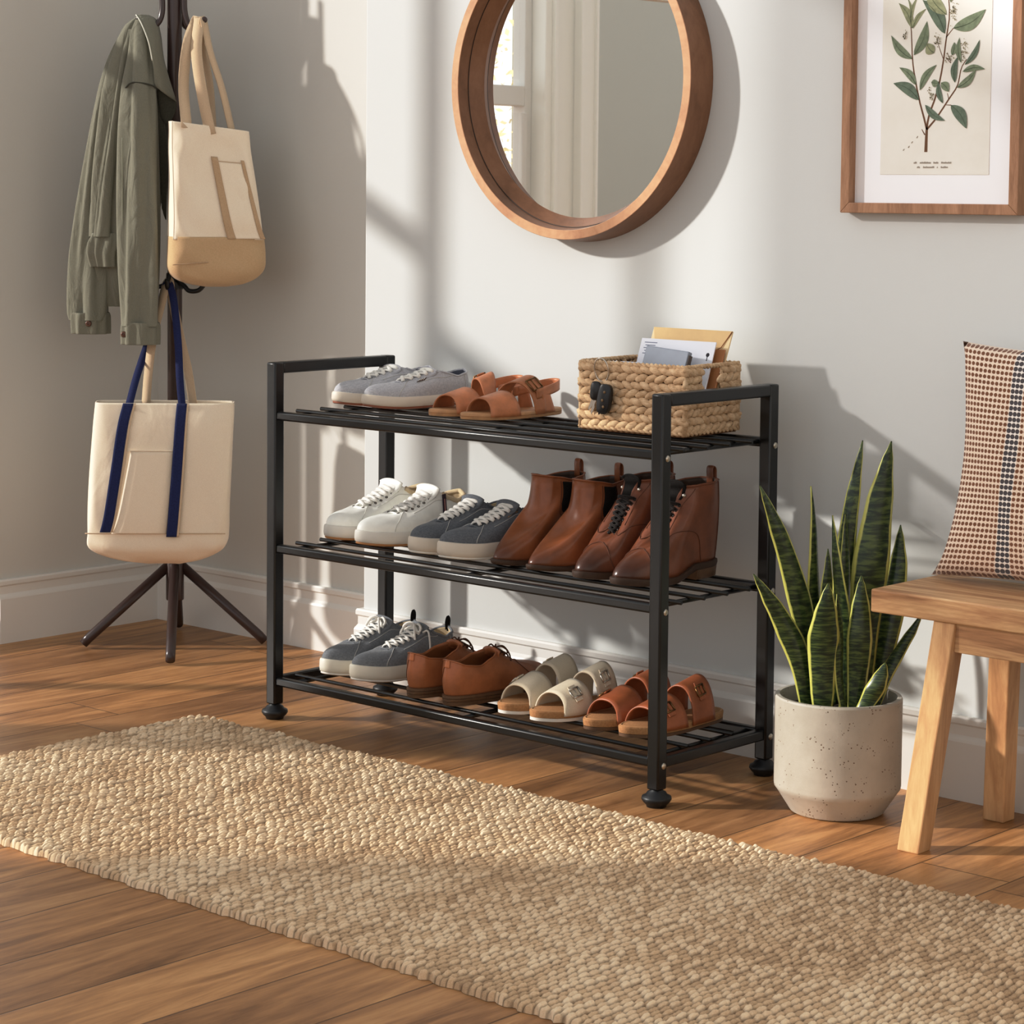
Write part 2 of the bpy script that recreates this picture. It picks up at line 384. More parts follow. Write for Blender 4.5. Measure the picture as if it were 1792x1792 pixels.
for zz, nm in ((.6442, 'top'), (.3678, 'mid'), (.089, 'low')):
    for y in (.013, RD - .013):
        MB().box((-RW / 2 - RP / 2, y, zz - .009), (RW - RP + .006, .018, .018)).build('rail', M['black'], rack, bevel=.004, angle=30)
    if nm == 'low':
        for x in (-RW - RP / 2, -RP / 2):
            MB().box((x, RD / 2, zz - .010), (.018, RD - 2 * RP + .006, .020)).build('side_rail', M['black'], rack, bevel=.003, angle=30)
    for k in range(4):
        y = .056 + .0685 * k
        x0, x1 = -RW + .006, (.004 if nm != 'low' else -.03)
        MB().tube([(x0, y, zz - .001), (x1, y, zz - .001)], .0042, 8).build('shelf_bar', M['black'], rack)
    for x in ((-RW + .03, -RW / 2, -.035) if nm != 'low' else (-RW + .035, -RW / 2, -.05)):
        MB().tube([(x, .02, zz - .009), (x, RD - .02, zz - .009)], .0048, 8).build('cross_wire', M['black'], rack)
    for y in (RP / 2, RD - RP / 2):
        s = MB().ball((.0006, y + .002, zz - .014), (.003, .0062, .0062), 12, 8).build('screw', M['screw'], rack)

# ------------------------------------------------------------------ mirror
MC = Vector((-.5656, 0, 1.3262)); mi = thing('round_mirror', 'round wall mirror in a deep brown wooden frame above the shoe rack', 'mirror', (MC.x, YW, MC.z))
def ring_y(prof, n=120):
    """prof of (radius, y); turned about the y axis"""
    return [[(r * math.cos(2 * PI * k / n), y, r * math.sin(2 * PI * k / n)) for k in range(n)] for r, y in prof]
D = YW - .380
MB().rings(ring_y([(.3262, -.0005), (.3245, -D * .5), (.3213, -D + .001)])).rings(ring_y([(.302, -D + .001), (.297, -.040)])).rings(ring_y([(.296, -.0395), (.276, -.008)])).build('frame_side', M['mirror_side'], mi)
MB().rings(ring_y([(.3213, -D + .001), (.3205, -D), (.3028, -D), (.302, -D + .001)])).build('frame_face', M['mirror_face'], mi, angle=30)
MB().rings(ring_y([(.297, -.040), (.2955, -.0405), (.2955, -.038)])).build('frame_groove', simple('groove', srgb(46, 28, 18), .6), mi)
n = 96; MB().add([(.281 * math.cos(2 * PI * k / n), -.010, .281 * math.sin(2 * PI * k / n)) for k in range(n)], [tuple(range(n))]).build('mirror_glass', M['mirror'], mi, smooth=False)

# ------------------------------------------------------------------ framed print
pf = thing('framed_print', 'botanical print of a leafy green branch in a brown wooden frame', 'picture', (.0835, YW, 1.0685))
PWD, PHT, BW, PD = .3755, .56, .019, .028
def fbar(a, b, c, d): return MB().hexa([(p[0], -.0005, p[1]) for p in (a, b, c, d)], [(p[0], -PD, p[1]) for p in (a, b, c, d)])
o4 = [(0, 0), (PWD, 0), (PWD, PHT), (0, PHT)]; i4 = [(BW, BW), (PWD - BW, BW), (PWD - BW, PHT - BW), (BW, PHT - BW)]
for k in range(4):
    k2 = (k + 1) % 4
    fbar(o4[k], o4[k2], i4[k2], i4[k]).build('frame_bar', M['frame_wood'], pf, smooth=False, bevel=.0012)
MAT = simple('mat_board', srgb(247, 247, 250), .9, spec=.1)
MB().box((PWD / 2, -.006, PHT / 2), (PWD - 2 * BW + .004, .004, PHT - 2 * BW + .004)).build('mat_board', MAT, pf, smooth=False)
ax0, ax1, az0, az1 = .0745, .3045, .0715, PHT - .0715
def paper_mat():
    t = NT('aged_paper'); v = t.coord(); t.inp('Base Color', t.ramp(t.noise(v, 9, 4), [(.3, srgb(230, 226, 218)), (.7, srgb(237, 234, 227))])); t.inp('Roughness', .9); t.inp('Specular IOR Level', .1); return t.m
pr = MB().box(((ax0 + ax1) / 2, -.0084, (az0 + az1) / 2), (ax1 - ax0, .0012, az1 - az0)).build('print', paper_mat(), pf, smooth=False)
# the drawn branch: coordinates in millimetres on the sheet, origin at the foot of the stem
bx, bz = ax0 + .098, az0 + .041
def mm(x, z, k=0): return (bx + x / 1000, -.0092 - k * .00012, bz + z / 1000)
def stroke(m, pts, w0, w1, k=0):
    pts = catmull(pts, 14); L, R = [], []
    for i, p in enumerate(pts):
        a = pts[max(0, i - 1)]; b = pts[min(13, i + 1)]; d = (b - a) / (np.linalg.norm(b - a) + 1e-9); wd = lerp(w0, w1, i / 13) / 2
        L.append(mm(p[0] - d[1] * wd, p[1] + d[0] * wd, k)); R.append(mm(p[0] + d[1] * wd, p[1] - d[0] * wd, k))
    m.rings([L, R], closed=False)
stem = MB()
q = .2716    # sheet scale of the drawing
def S(*p): return [((a - 710) * q, (1230 - b) * q) for a, b in p]
stroke(stem, S((710, 1230), (712, 1140), (714, 1080)), 6.5, 5)
stroke(stem, S((714, 1080), (690, 1000), (650, 880), (610, 720), (590, 600), (578, 430), (570, 380)), 4, 1.6)
stroke(stem, S((714, 1080), (730, 980), (790, 830), (830, 640), (850, 480), (872, 330), (860, 200), (850, 170)), 4, 1.6)
stroke(stem, S((714, 1080), (790, 1000), (880, 880), (945, 790), (970, 680), (1010, 620)), 3.6, 1.5)
stroke(stem, S((700, 1115), (675, 1078)), 2.4, 1.2); stroke(stem, S((850, 470), (905, 410)), 2, 1.2); stroke(stem, S((830, 610), (800, 540), (775, 470)), 1.4, .8)
stroke(stem, S((850, 600), (890, 640), (860, 570)), 1.4, .8); stroke(stem, S((900, 920), (860, 918)), 1.6, 1); stroke(stem, S((880, 880), (868, 840)), 1.6, 1)
stem.build('stem_drawing', simple('ink_brown', srgb(122, 92, 72), .9, spec=.1), pr, smooth=False)
LV = [((585, 400), (475, 228), .30, 0), ((575, 370), (620, 195), .17, 0), ((570, 330), (545, 200), .16, 0), ((590, 400), (690, 275), .22, 0), ((603, 580), (700, 358), .33, 1), ((590, 605), (420, 443), .27, 1),
      ((840, 445), (662, 215), .33, 2), ((850, 320), (690, 108), .36, 0), ((850, 170), (715, 72), .22, 0), ((850, 150), (785, 12), .25, 0), ((850, 130), (882, 40), .22, 0), ((880, 240), (965, 0), .34, 0),
      ((905, 412), (1148, 298), .36, 1), ((760, 570), (702, 505), .9, 0), ((625, 780), (490, 660), .30, 1), ((655, 815), (782, 650), .26, 1), ((650, 880), (445, 765), .34, 2),
      ((925, 770), (945, 600), .30, 2), ((900, 590), (915, 505), .55, 1), ((970, 640), (955, 475), .24, 1), ((1000, 655), (1108, 495), .22, 2), ((985, 700), (1152, 688), .26, 1), ((945, 805), (1085, 690), .30, 1),
      ((835, 905), (800, 760), .28, 2), ((745, 765), (800, 770), .9, 1), ((820, 770), (880, 830), .7, 1), ((700, 915), (855, 1022), .26, 2), ((900, 920), (1022, 1076), .42, 2)]
cols = [srgb(160, 163, 134), srgb(136, 147, 124), srgb(116, 130, 114)]
lm = [simple('leaf_wash_' + n, c, .9, spec=.1, var=.22, vscale=90) for n, c in zip(('light', 'middle', 'deep'), cols)]
INKV = simple('ink_vein', srgb(84, 98, 76), .9, spec=.1); INKB = simple('ink_blossom', srgb(142, 134, 108), .9, spec=.1)
for k, (a, b, wd, c) in enumerate(LV):
    A = np.array(S(a)[0]); B = np.array(S(b)[0]); d = B - A; n_ = np.array([-d[1], d[0]]); bend = .10 * (1 if k % 2 else -1)
    mid = [A + d * s + n_ * bend * math.sin(PI * s) for s in np.linspace(0, 1, 13)]
    hw = [wd * .5 * (math.sin(PI * s ** .85) ** .9 if 0 < s < 1 else 0) for s in np.linspace(0, 1, 13)]
    lf = MB().rings([[mm(*(p + n_ * h), 2 + k * .3) for p, h in zip(mid, hw)], [mm(*(p - n_ * h), 2 + k * .3) for p, h in zip(mid, hw)]], closed=False).build('leaf_drawing', lm[c], pr, smooth=False)
    vein = MB(); stroke(vein, [tuple(p) for p in mid[::3]], .8, .3, 12); vein.build('vein_drawing', INKV, pr, smooth=False)
for cx, cz, n, sx, sz in ((535, 440, 16, 14, 26), (785, 480, 26, 26, 40), (905, 310, 34, 22, 60), (745, 840, 24, 20, 40), (1000, 550, 30, 22, 55), (880, 610, 18, 30, 26)):
    fl_ = MB()
    for i in range(n):
        p = S((cx + rnd.gauss(0, sx * .6), cz + rnd.gauss(0, sz * .6)))[0]; r = rnd.uniform(.7, 1.5)
        fl_.add([mm(p[0] + r * math.cos(a), p[1] + r * math.sin(a), 14) for a in (0, 1.05, 2.1, 3.14, 4.2, 5.2)], [tuple(range(6))])
    fl_.build('blossom_drawing', INKB, pr, smooth=False)
INKG = simple('ink_grey', srgb(158, 146, 134), .9, spec=.1); random_w = random.Random(3)
for row, (x0, words) in enumerate(((618, (30, 88, 42, 82)), (644, (30, 90, 12, 62)))):
    x = x0; zc = 1303 + row * 30; tx = MB()
    for wd in words:
        nn = int(wd / 8); xs = x
        for i in range(nn):
            h = random_w.choice((5, 5, 8)); stroke(tx, S((xs, zc + 5), (xs + 3, zc - h), (xs + 6, zc + 4)), .75, .6, 3); xs += 8
        x += wd + 18
    tx.build('caption_line', INKG, pr, smooth=False)
tx = MB()
for a, b in ((535, 1215), (575, 1195), (600, 1165), (640, 1130)): stroke(tx, S((a - 4, b + 5), (a + 6, b - 7)), 1.6, 1, 3)
tx.build('loose_marks', INKG, pr, smooth=False)

# ------------------------------------------------------------------ rug
def make_rug():
    x0, x1, y0, y1 = -1.136, 1.55, -.952, -.105
    nx, ny = 1600, 520
    rs = np.random.RandomState(4)
    X, Y = np.meshgrid(np.linspace(x0, x1, nx), np.linspace(y0, y1, ny), indexing='ij')
    def smooth_noise(fx, fy):
        g = rs.rand(int((x1 - x0) * fx) + 4, int((y1 - y0) * fy) + 4); u = (X - x0) * fx; v = (Y - y0) * fy
        i = u.astype(int); j = v.astype(int); a = u - i; b = v - j; a = a * a * (3 - 2 * a); b = b * b * (3 - 2 * b)
        return g[i, j] * (1 - a) * (1 - b) + g[i + 1, j] * a * (1 - b) + g[i, j + 1] * (1 - a) * b + g[i + 1, j + 1] * a * b
    wob = (smooth_noise(9, 9) - .5) * .012 + (smooth_noise(30, 30) - .5) * .005
    P = .0125
    r = (X + wob) / P; rid = np.floor(r); fr = r - rid - .5
    KL = .021
    shift = np.mod(rid, 2) * .5 + rs.rand(2000)[(rid.astype(int) + 500) % 2000] * .35
    k = (Y + (smooth_noise(25, 25) - .5) * .01) / KL + shift + fr * .45; kid = np.floor(k); fk = k - kid - .5
    hsh = rs.rand(4000)[((rid * 131 + kid * 17).astype(int)) % 4000]
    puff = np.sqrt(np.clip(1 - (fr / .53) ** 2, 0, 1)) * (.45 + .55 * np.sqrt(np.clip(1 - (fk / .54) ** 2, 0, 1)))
    h = .005 + .0095 * puff * (.66 + .5 * hsh) + (smooth_noise(330, 330) - .5) * .0022 + (smooth_noise(12, 12) - .5) * .003
    # bound end band along the short edge
    band = np.clip(1 - np.abs(X - (x0 + .05)) / .006, 0, 1); h -= band * .004
    ed = np.minimum(np.minimum(X - x0, x1 - X), np.minimum(Y - y0, y1 - Y)); h *= np.clip(.30 + np.sqrt(np.clip(ed / .008, 0, 1)), 0, 1)
    onb = (ed < 1e-6); h[onb] = 0.0005
    Xj = X + (smooth_noise(60, 60) - .5) * .006 * np.clip(1 - ed / .03, 0, 1); Yj = Y + (smooth_noise(80, 80) - .5) * .009 * np.clip(1 - ed / .03, 0, 1)
    V_ = np.stack([Xj, Yj, h], -1).reshape(-1, 3)
    idx = np.arange(nx * ny).reshape(nx, ny)
    F = np.stack([idx[:-1, :-1], idx[1:, :-1], idx[1:, 1:], idx[:-1, 1:]], -1).reshape(-1, 4)
    me = bpy.data.meshes.new('jute_rug'); me.vertices.add(len(V_)); me.vertices.foreach_set('co', V_.astype(np.float32).ravel())
    me.loops.add(F.size); me.loops.foreach_set('vertex_index', F.astype(np.int32).ravel())
    me.polygons.add(len(F)); me.polygons.foreach_set('loop_start', np.arange(0, F.size, 4, dtype=np.int32)); me.polygons.foreach_set('loop_total', np.full(len(F), 4, np.int32))
    me.polygons.foreach_set('use_smooth', np.ones(len(F), bool)); me.update(calc_edges=True); me.validate()
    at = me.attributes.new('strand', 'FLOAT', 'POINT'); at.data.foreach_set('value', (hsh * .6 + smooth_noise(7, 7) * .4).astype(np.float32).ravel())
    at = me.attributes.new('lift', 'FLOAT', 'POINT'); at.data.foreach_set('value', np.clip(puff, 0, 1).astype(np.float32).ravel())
    t = NT('jute'); a = t.n('ShaderNodeAttribute', attribute_name='strand'); b = t.n('ShaderNodeAttribute', attribute_name='lift'); v = t.coord()
    fine = t.noise(t.coord((1, .3, 1)), 700, 3)
    f = t.math('ADD', t.math('MULTIPLY', a.outputs['Fac'], .6), t.math('MULTIPLY', fine, .4))
    c = t.ramp(f, [(.2, srgb(188, 158, 126)), (.45, srgb(222, 194, 160)), (.7, srgb(242, 221, 192))])
    c = t.mix(t.ramp(b.outputs['Fac'], [(.2, (1, 1, 1, 1)), (.8, (0, 0, 0, 1))]), c, srgb(100, 72, 48))  # gaps between strands tinted dark: shade put into the colour
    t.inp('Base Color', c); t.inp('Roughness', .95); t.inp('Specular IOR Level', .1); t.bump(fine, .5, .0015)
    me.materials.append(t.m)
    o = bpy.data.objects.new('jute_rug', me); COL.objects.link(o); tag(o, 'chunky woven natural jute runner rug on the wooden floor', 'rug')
make_rug()

# ------------------------------------------------------------------ bench
be = thing('bench', 'light acacia wood bench with splayed legs, right of the potted plant', 'bench', (.37, .112, 0))
BL, BDp, BZ, BT = 1.05, .235, .430, .040
MB().box((BL / 2, BDp / 2, BZ - BT / 2), (BL, BDp, BT)).build('seat', M['acacia'], be, bevel=.003, angle=30)
def leg(x, y, sx, sy):
    """splayed square leg, outer face at (x, y) under the seat"""
    w_, d_ = .042, .040; ox, oy = -.034 * sx, -.046 * sy; z1 = BZ - BT + .001
    t4 = [(x + a * w_ * sx, y + b * d_ * sy, z1) for a, b in ((0, 0), (1, 0), (1, 1), (0, 1))]; b4 = [(px + ox, py + oy, 0) for px, py, _ in t4]
    return MB().hexa(b4, t4).build('leg', M['acacia_leg'], be, smooth=False, bevel=.0025)
LX0, LY0 = .122, .006
leg(LX0, LY0, 1, 1); leg(LX0, BDp - LY0, 1, -1); leg(BL - LX0, LY0, -1, 1); leg(BL - LX0, BDp - LY0, -1, -1)
zA = BZ - BT - .025
for y in (LY0 + .016, BDp - LY0 - .016): MB().box((BL / 2, y, zA), (BL - 2 * LX0 - .075, .022, .05)).build('apron', M['acacia'], be, smooth=False, bevel=.002)
for x in (LX0 + .018, BL - LX0 - .018): MB().box((x, BDp / 2, zA), (.022, BDp - 2 * LY0 - .06, .05)).build('apron', M['acacia_leg'], be, smooth=False, bevel=.002)

# ------------------------------------------------------------------ cushion
def cushion_mat():
    t = NT('dotted_weave'); u = t.n('ShaderNodeUVMap'); s = t.n('ShaderNodeSeparateXYZ'); t.l(u.outputs[0], s.inputs[0])
    NX, NY = 46, 41
    x = t.math('MULTIPLY', s.outputs[0], NX); y = t.math('MULTIPLY', s.outputs[1], NY)
    fx = t.math('SUBTRACT', t.math('FRACT', x), .5); fy = t.math('SUBTRACT', t.math('FRACT', y), .5)
    d = t.math('SQRT', t.math('ADD', t.math('MULTIPLY', fx, fx), t.math('MULTIPLY', t.math('MULTIPLY', fy, fy), 1.35)))
    nz = t.noise(t.coord(), 500, 2)
    cx = t.math('FLOOR', x)
    st_ = t.math('MULTIPLY', t.math('GREATER_THAN', cx, 12.5), t.math('LESS_THAN', cx, 15.5))
    d = t.math('ADD', t.math('SUBTRACT', d, t.math('MULTIPLY', st_, .09)), t.math('MULTIPLY', t.math('SUBTRACT', nz, .5), .12))
    dot = t.n('ShaderNodeMapRange'); t.l(d, dot.inputs[0]); dot.inputs[1].default_value = .35; dot.inputs[2].default_value = .43; dot.inputs[3].default_value = 1; dot.inputs[4].default_value = 0
    base = t.ramp(nz, [(.3, srgb(214, 191, 172)), (.7, srgb(236, 217, 201))])
    brown = t.mix(t.noise(t.coord(), 12, 2), srgb(112, 74, 54), srgb(142, 98, 72))
    # the stripe: three dark columns with white threads between
    dotc = t.mix(st_, brown, srgb(82, 76, 78)); basec = t.mix(st_, base, srgb(232, 222, 214))
    t.inp('Base Color', t.mix(dot.outputs[0], basec, dotc)); t.inp('Roughness', .95); t.inp('Specular IOR Level', .1); t.inp('Sheen Weight', .2)
    t.bump(t.math('MULTIPLY', dot.outputs[0], -1), .7, .0025); return t.m
cu = thing('cushion', 'beige cushion with brown woven dots and a dark stripe, leaning on the bench', 'cushion', (.405, .285, BZ + .001))
cu.rotation_euler = (math.radians(-6.5), 0, math.radians(-2))
CWD, CHT = .45, .415
def cush(side):
    m = MB()
    def fn(u, v):
        a, b = 2 * u - 1, 2 * v - 1
        e = (1 - a * a) * (1 - b * b)
        puff = .062 * max(0, e) ** .42 + .003 * min(1, 60 * max(0, e))
        # edges draw in between the corners; lower corner is pushed out
        x = CWD / 2 + a * CWD / 2 * (1 - .125 * (1 - b * b)) + (.024 * (1 - v) ** 6 * (-1 if a < 0 else 1)) * abs(a)
        z = CHT / 2 + b * CHT / 2 * (1 - .06 * (1 - a * a)) + (.004)
        wr = .004 * math.sin(9 * a + 5 * b) * max(0, e) ** .5
        return (x, side * (puff + wr), z)
    m.grid(fn, 40, 40, uv=True); return m
m = cush(-1); k0 = len(m.v); n0 = len(m.f); b_ = cush(1)
for k, q_ in b_.uv.items(): m.uv[k + n0] = q_
m.add(b_.v, b_.f)
m.build('cover', cushion_mat(), cu, merge=True)

# ------------------------------------------------------------------ snake plant
pl = thing('potted_snake_plant', 'snake plant with yellow-edged leaves in a pale stone pot between rack and bench', 'plant', (.237, .217, 0))
def pot_mat():
    t = NT('speckled_stone'); v = t.coord(); a = t.noise(v, 7, 4); vo = t.n('ShaderNodeTexVoronoi'); vo.inputs['Scale'].default_value = 170; t.l(v, vo.inputs['Vector'])
    sp = t.math('MULTIPLY', t.math('LESS_THAN', vo.outputs['Distance'], .22), t.math('GREATER_THAN', t.noise(v, 40, 2), .56))
    c = t.ramp(a, [(.3, srgb(176, 169, 157)), (.7, srgb(204, 198, 187))])
    t.inp('Base Color', t.mix(sp, c, srgb(120, 100, 82))); t.inp('Roughness', .55); t.inp('Specular IOR Level', .35); t.bump(t.math('ADD', t.noise(v, 220, 3), t.math('MULTIPLY', sp, -.6)), .25, .0012); return t.m
MB().lathe([(.001, 0), (.078, 0), (.084, .003), (.108, .040), (.1125, .046), (.1135, .052), (.1135, .207), (.1115, .2105), (.1045, .2105), (.1025, .206), (.1015, .14)], 72, caps=False).build('pot', pot_mat(), pl, angle=28)
m = MB(); nn = 26
m.rings([[((.1018 * k / 8) * math.cos(2 * PI * j / nn), (.1018 * k / 8) * math.sin(2 * PI * j / nn), .183 + rnd.uniform(-.004, .004) if k < 8 else .183) for j in range(nn)] for k in range(9)])
m.build('soil', simple('soil', srgb(52, 38, 28), .95, var=.4, vscale=60, bump=.8, bscale=120, bdist=.004), pl)
def snake_mat():
    t = NT('snake_leaf'); u = t.n('ShaderNodeUVMap'); s = t.n('ShaderNodeSeparateXYZ'); t.l(u.outputs[0], s.inputs[0])
    a = t.math('ABSOLUTE', t.math('SUBTRACT', t.math('MULTIPLY', s.outputs[1], 2), 1)); v = t.coord(); nz = t.noise(v, 26, 3)
    a2 = t.math('ADD', a, t.math('MULTIPLY', t.math('SUBTRACT', nz, .5), .18))
    wv = t.n('ShaderNodeTexNoise'); mp = t.n('ShaderNodeMapping'); mp.inputs['Scale'].default_value = (58, 1.5, 1); t.l(u.outputs[0], mp.inputs[0])
    wv.inputs['Scale'].default_value = 1; wv.inputs['Detail'].default_value = 4; wv.inputs['Distortion'].default_value = .5; t.l(mp.outputs[0], wv.inputs['Vector'])
    g = t.ramp(wv.outputs[0], [(.40, srgb(24, 40, 24)), (.50, srgb(48, 66, 36)), (.60, srgb(84, 100, 50))])
    e = t.n('ShaderNodeMapRange'); t.l(a2, e.inputs[0]); e.inputs[1].default_value = .79; e.inputs[2].default_value = .86
    y = t.mix(nz, srgb(186, 188, 88), srgb(214, 210, 128))
    t.inp('Base Color', t.mix(e.outputs[0], g, y)); t.inp('Roughness', .32); t.inp('Specular IOR Level', .5); t.bump(wv.outputs[0], .05, .001); return t.m
SNK = snake_mat()
EX = Vector((math.cos(yaw), math.sin(yaw), 0)); EY = Vector((-math.sin(yaw), math.cos(yaw), 0))
def leaf(base, tip, wid, bend=0, face=0, peak=.5, wave=0):
    """strap leaf; base, tip as (right, away, up) in metres; face turns the blade about its length"""
    A = EX * base[0] + EY * base[1] + Vector((0, 0, base[2])); B = EX * tip[0] + EY * tip[1] + Vector((0, 0, tip[2]))
    d = (B - A); side = (EX * math.cos(face) + EY * math.sin(face)); nrm = d.normalized().cross(side).normalized(); m = MB()
    def fn(u, v):
        s = 2 * v - 1
        p = A + d * u + EX * bend * math.sin(PI * u) * .5
        wv = tab(u, [(0, .52), (.2, .74), (peak, 1), (.78, .72), (.92, .34), (1, .012)]) * wid / 2
        fc = face + wave * (u - .3)
        sd_ = (EX * math.cos(fc) + EY * math.sin(fc)); nn_ = d.normalized().cross(sd_).normalized()
        return p + sd_ * (s * wv) + nn_ * ((s * s - .5) * wv * .38 + .006 * math.sin(7 * u + base[0] * 40) * u)
    m.grid(fn, 34, 11, uv=True); return m.build('leaf', SNK, pl, solid=.0028, off=0)
z0 = .18
leaf((-.045, .0, z0), (-.152, -.02, .588), .047, .052, .35, .5)
leaf((-.058, -.035, z0), (-.164, -.06, .437), .046, .05, .2, .55)
leaf((-.012, .03, z0), (-.050, .04, .580), .034, -.02, .5, .5, 1.0)
leaf((.0, .045, z0), (.041, .05, .662), .036, -.02, -.35, .55)
leaf((.042, .02, z0), (.091, .03, .663), .068, -.022, .15, .55)
leaf((.062, .03, z0), (.113, .05, .510), .044, .02, -.35, .55)
leaf((.066, .01, z0), (.152, .03, .352), .027, -.02, -.5, .5)
leaf((-.036, -.062, z0), (-.033, -.072, .424), .056, -.006, .05, .6)
leaf((.022, -.050, z0), (.030, -.045, .432), .044, .004, -.1, .55)
leaf((.018, -.080, z0), (.068, -.085, .285), .036, .012, -.3, .55)
leaf((.012, .02, z0), (.014, .03, .530), .030, -.01, .6, .55)
leaf((.008, -.015, z0), (-.022, -.005, .533), .032, .022, -.5, .5, -1.0)
leaf((-.022, .01, z0), (-.022, .02, .470), .030, -.006, .3, .5)
leaf((.004, -.055, z0), (-.010, -.050, .40), .026, -.012, .8, .5)
leaf((.046, .06, z0), (.062, .075, .43), .04, .004, .2, .5)

# ------------------------------------------------------------------ shoes: toe towards -y, heel +y, origin at the middle of the sole on the shelf
HW = [(0, .72), (.10, .90), (.28, 1.0), (.42, .93), (.56, .80), (.70, .74), (.86, .76), (1, .74)]
class Last:
    """a shoe form: bottom outline, topline and the surface between them.  lat=+1: outer side of the foot is +x"""
    def __init__(s, L, W, lat, zb, thr, back, slot, top, toe_h=.030, instep=None, inset=.003, zspring=.006, mid_out=0, hw=HW, shaft=0, fine=None):
        s.L, s.W, s.lat, s.zb, s.thr, s.back, s.slot, s.top = L, W, lat, zb, thr, back, slot, top
        s.toe_h, s.instep, s.inset, s.zs, s.hw, s.shaft = toe_h, instep, inset, zspring, hw, shaft
    def outline(s, phi, off=0):
        c, q = math.cos(phi), math.sin(phi)
        t = .5 - .5 * math.copysign(abs(c) ** .88, c)
        x = math.copysign(abs(q) ** .80, q) * (tab(t, s.hw) * s.W / 2 + off)
        x += -s.lat * s.W * tab(t, [(0, .085), (.25, .03), (.5, -.015), (.8, 0), (1, .01)])
        y = -s.L / 2 + t * s.L - off * c
        return x, y, t
    def spring(s, t): return s.zs * max(0, (.28 - t) / .28) ** 2
    def B(s, phi):
        x, y, t = s.outline(phi, -s.inset); return Vector((x, y, s.zb + s.spring(t)))
    def tt(s, phi): return s.thr + (s.back - s.thr) * (1 - math.cos(phi)) / 2
    def phi_at(s, t): return math.acos(max(-1, min(1, 1 - 2 * (t - s.thr) / (s.back - s.thr))))
    def T(s, phi):
        t = s.tt(phi); q = math.sin(phi)
        x = math.copysign(min(1, abs(q) / .34) ** .7, q) * tab(t, s.slot) + -s.lat * s.W * tab(t, [(.3, .03), (.5, -.01), (1, .01)])
        return Vector((x, -s.L / 2 + t * s.L, tab(t, s.top)))
    def P(s, phi, v):
        B, T = s.B(phi), s.T(phi); c = math.cos(phi)
        wt = max(0, c) ** 1.6; wh = max(0, -c) ** 2; H = T.z - B.z
        o = Vector((B.x - T.x, B.y - T.y, 0)); ol = max(o.length, 1e-6); o = o / ol if ol > 1e-5 else Vector((0, 1, 0))
        out = Vector((math.sin(phi), -math.cos(phi), 0))
        # side
        p1s = B + out * .004 + Vector((0, 0, H * .40)); p2s = lerp(B, T, .55) + out * .006 + Vector((0, 0, H * .12)); p3s = T + out * .004 - Vector((0, 0, H * .25))
        # toe
        dy = T.y - B.y
        p1t = B + Vector((0, -.002, s.toe_h))
        if s.shaft:
            p2t = Vector((lerp(B.x, T.x, .6), B.y + dy * .80, B.z + s.instep)); p3t = T + Vector((0, -.004, -s.shaft))
        else:
            p2t = Vector((lerp(B.x, T.x, .4), B.y + dy * .34, B.z + s.toe_h * 1.22)); p3t = Vector((lerp(B.x, T.x, .8), B.y + dy * .72, lerp(B.z + s.toe_h, T.z, .60)))
        # heel
        p1h = B + out * .007 + Vector((0, 0, H * .3)); p2h = lerp(B, T, .5) + out * .007; p3h = T + out * (.003) - Vector((0, 0, H * .22))
        ws = max(0, 1 - wt - wh)
        p1 = p1t * wt + p1h * wh + p1s * ws; p2 = p2t * wt + p2h * wh + p2s * ws; p3 = p3t * wt + p3h * wh + p3s * ws
        a = 1 - v
        return B * a ** 4 + p1 * 4 * a ** 3 * v + p2 * 6 * a * a * v * v + p3 * 4 * a * v ** 3 + T * v ** 4
    def N(s, phi, v):
        e = .01; du = s.P(phi + e, v) - s.P(phi - e, v); dv = s.P(phi, min(1, v + e)) - s.P(phi, max(0, v - e)); n = du.cross(dv)
        n = n.normalized() if n.length > 1e-12 else Vector((0, 0, 1))
        c = Vector((0, -s.L / 2 + s.L * .5, s.zb)); return n if n.dot(s.P(phi, v) - c) > 0 else -n
    def Q(s, phi, v, off=.001): return s.P(phi, v) + s.N(phi, v) * off
    # ---- parts
    def upper(s, m, parent, thick=.0026, lining=None, np_=72, nv=22):
        b = MB(); b.rings([[s.P(2 * PI * k / np_, i / (nv - 1)) for k in range(np_)] for i in range(nv)])
        return b.build('upper', m, parent, solid=thick, m2=lining)
    def sole(s, name, m, parent, prof, np_=72, heel_from=None):
        """prof: list of (z, outset); rings follow the outline, springing at the toe"""
        R = []
        for z, off in prof:
            r = []
            for k in range(np_):
                x, y, t = s.outline(2 * PI * k / np_, off); zz = z + s.spring(t)
                if heel_from: zz = zz + heel_from[1] * max(0, min(1, (t - heel_from[0] + .06) / .12)) ** 1 * 0
                r.append((x, y, zz))
            R.append(r)
        return MB().rings(R, True, True, True).build(name, m, parent, angle=50)
    def insole(s, m, parent, z=.004):
        return MB().rings([[(lambda o: (o[0] * k, o[1] * k + 0, s.zb + z))(s.outline(2 * PI * j / 40, -.006)) for j in range(40)] for k in (1, .6, .02)], True, False, True).build('insole', m, parent)
    def patch(s, name, m, parent, ph, v, off=.0012, n=(24, 14), thick=0):
        f0 = v if callable(v) else (lambda u: v)
        b = MB(); b.grid(lambda a, c: s.Q(lerp(ph[0], ph[1], a), lerp(*f0(a), c), off), *n); return b.build(name, m, parent, solid=thick, off=1)
    def seam(s, b, pts, r=.0006, off=.0006, n=22):
        b.tube([s.Q(p[0], p[1], off) for p in catmull(pts, n)], r, 5); return b
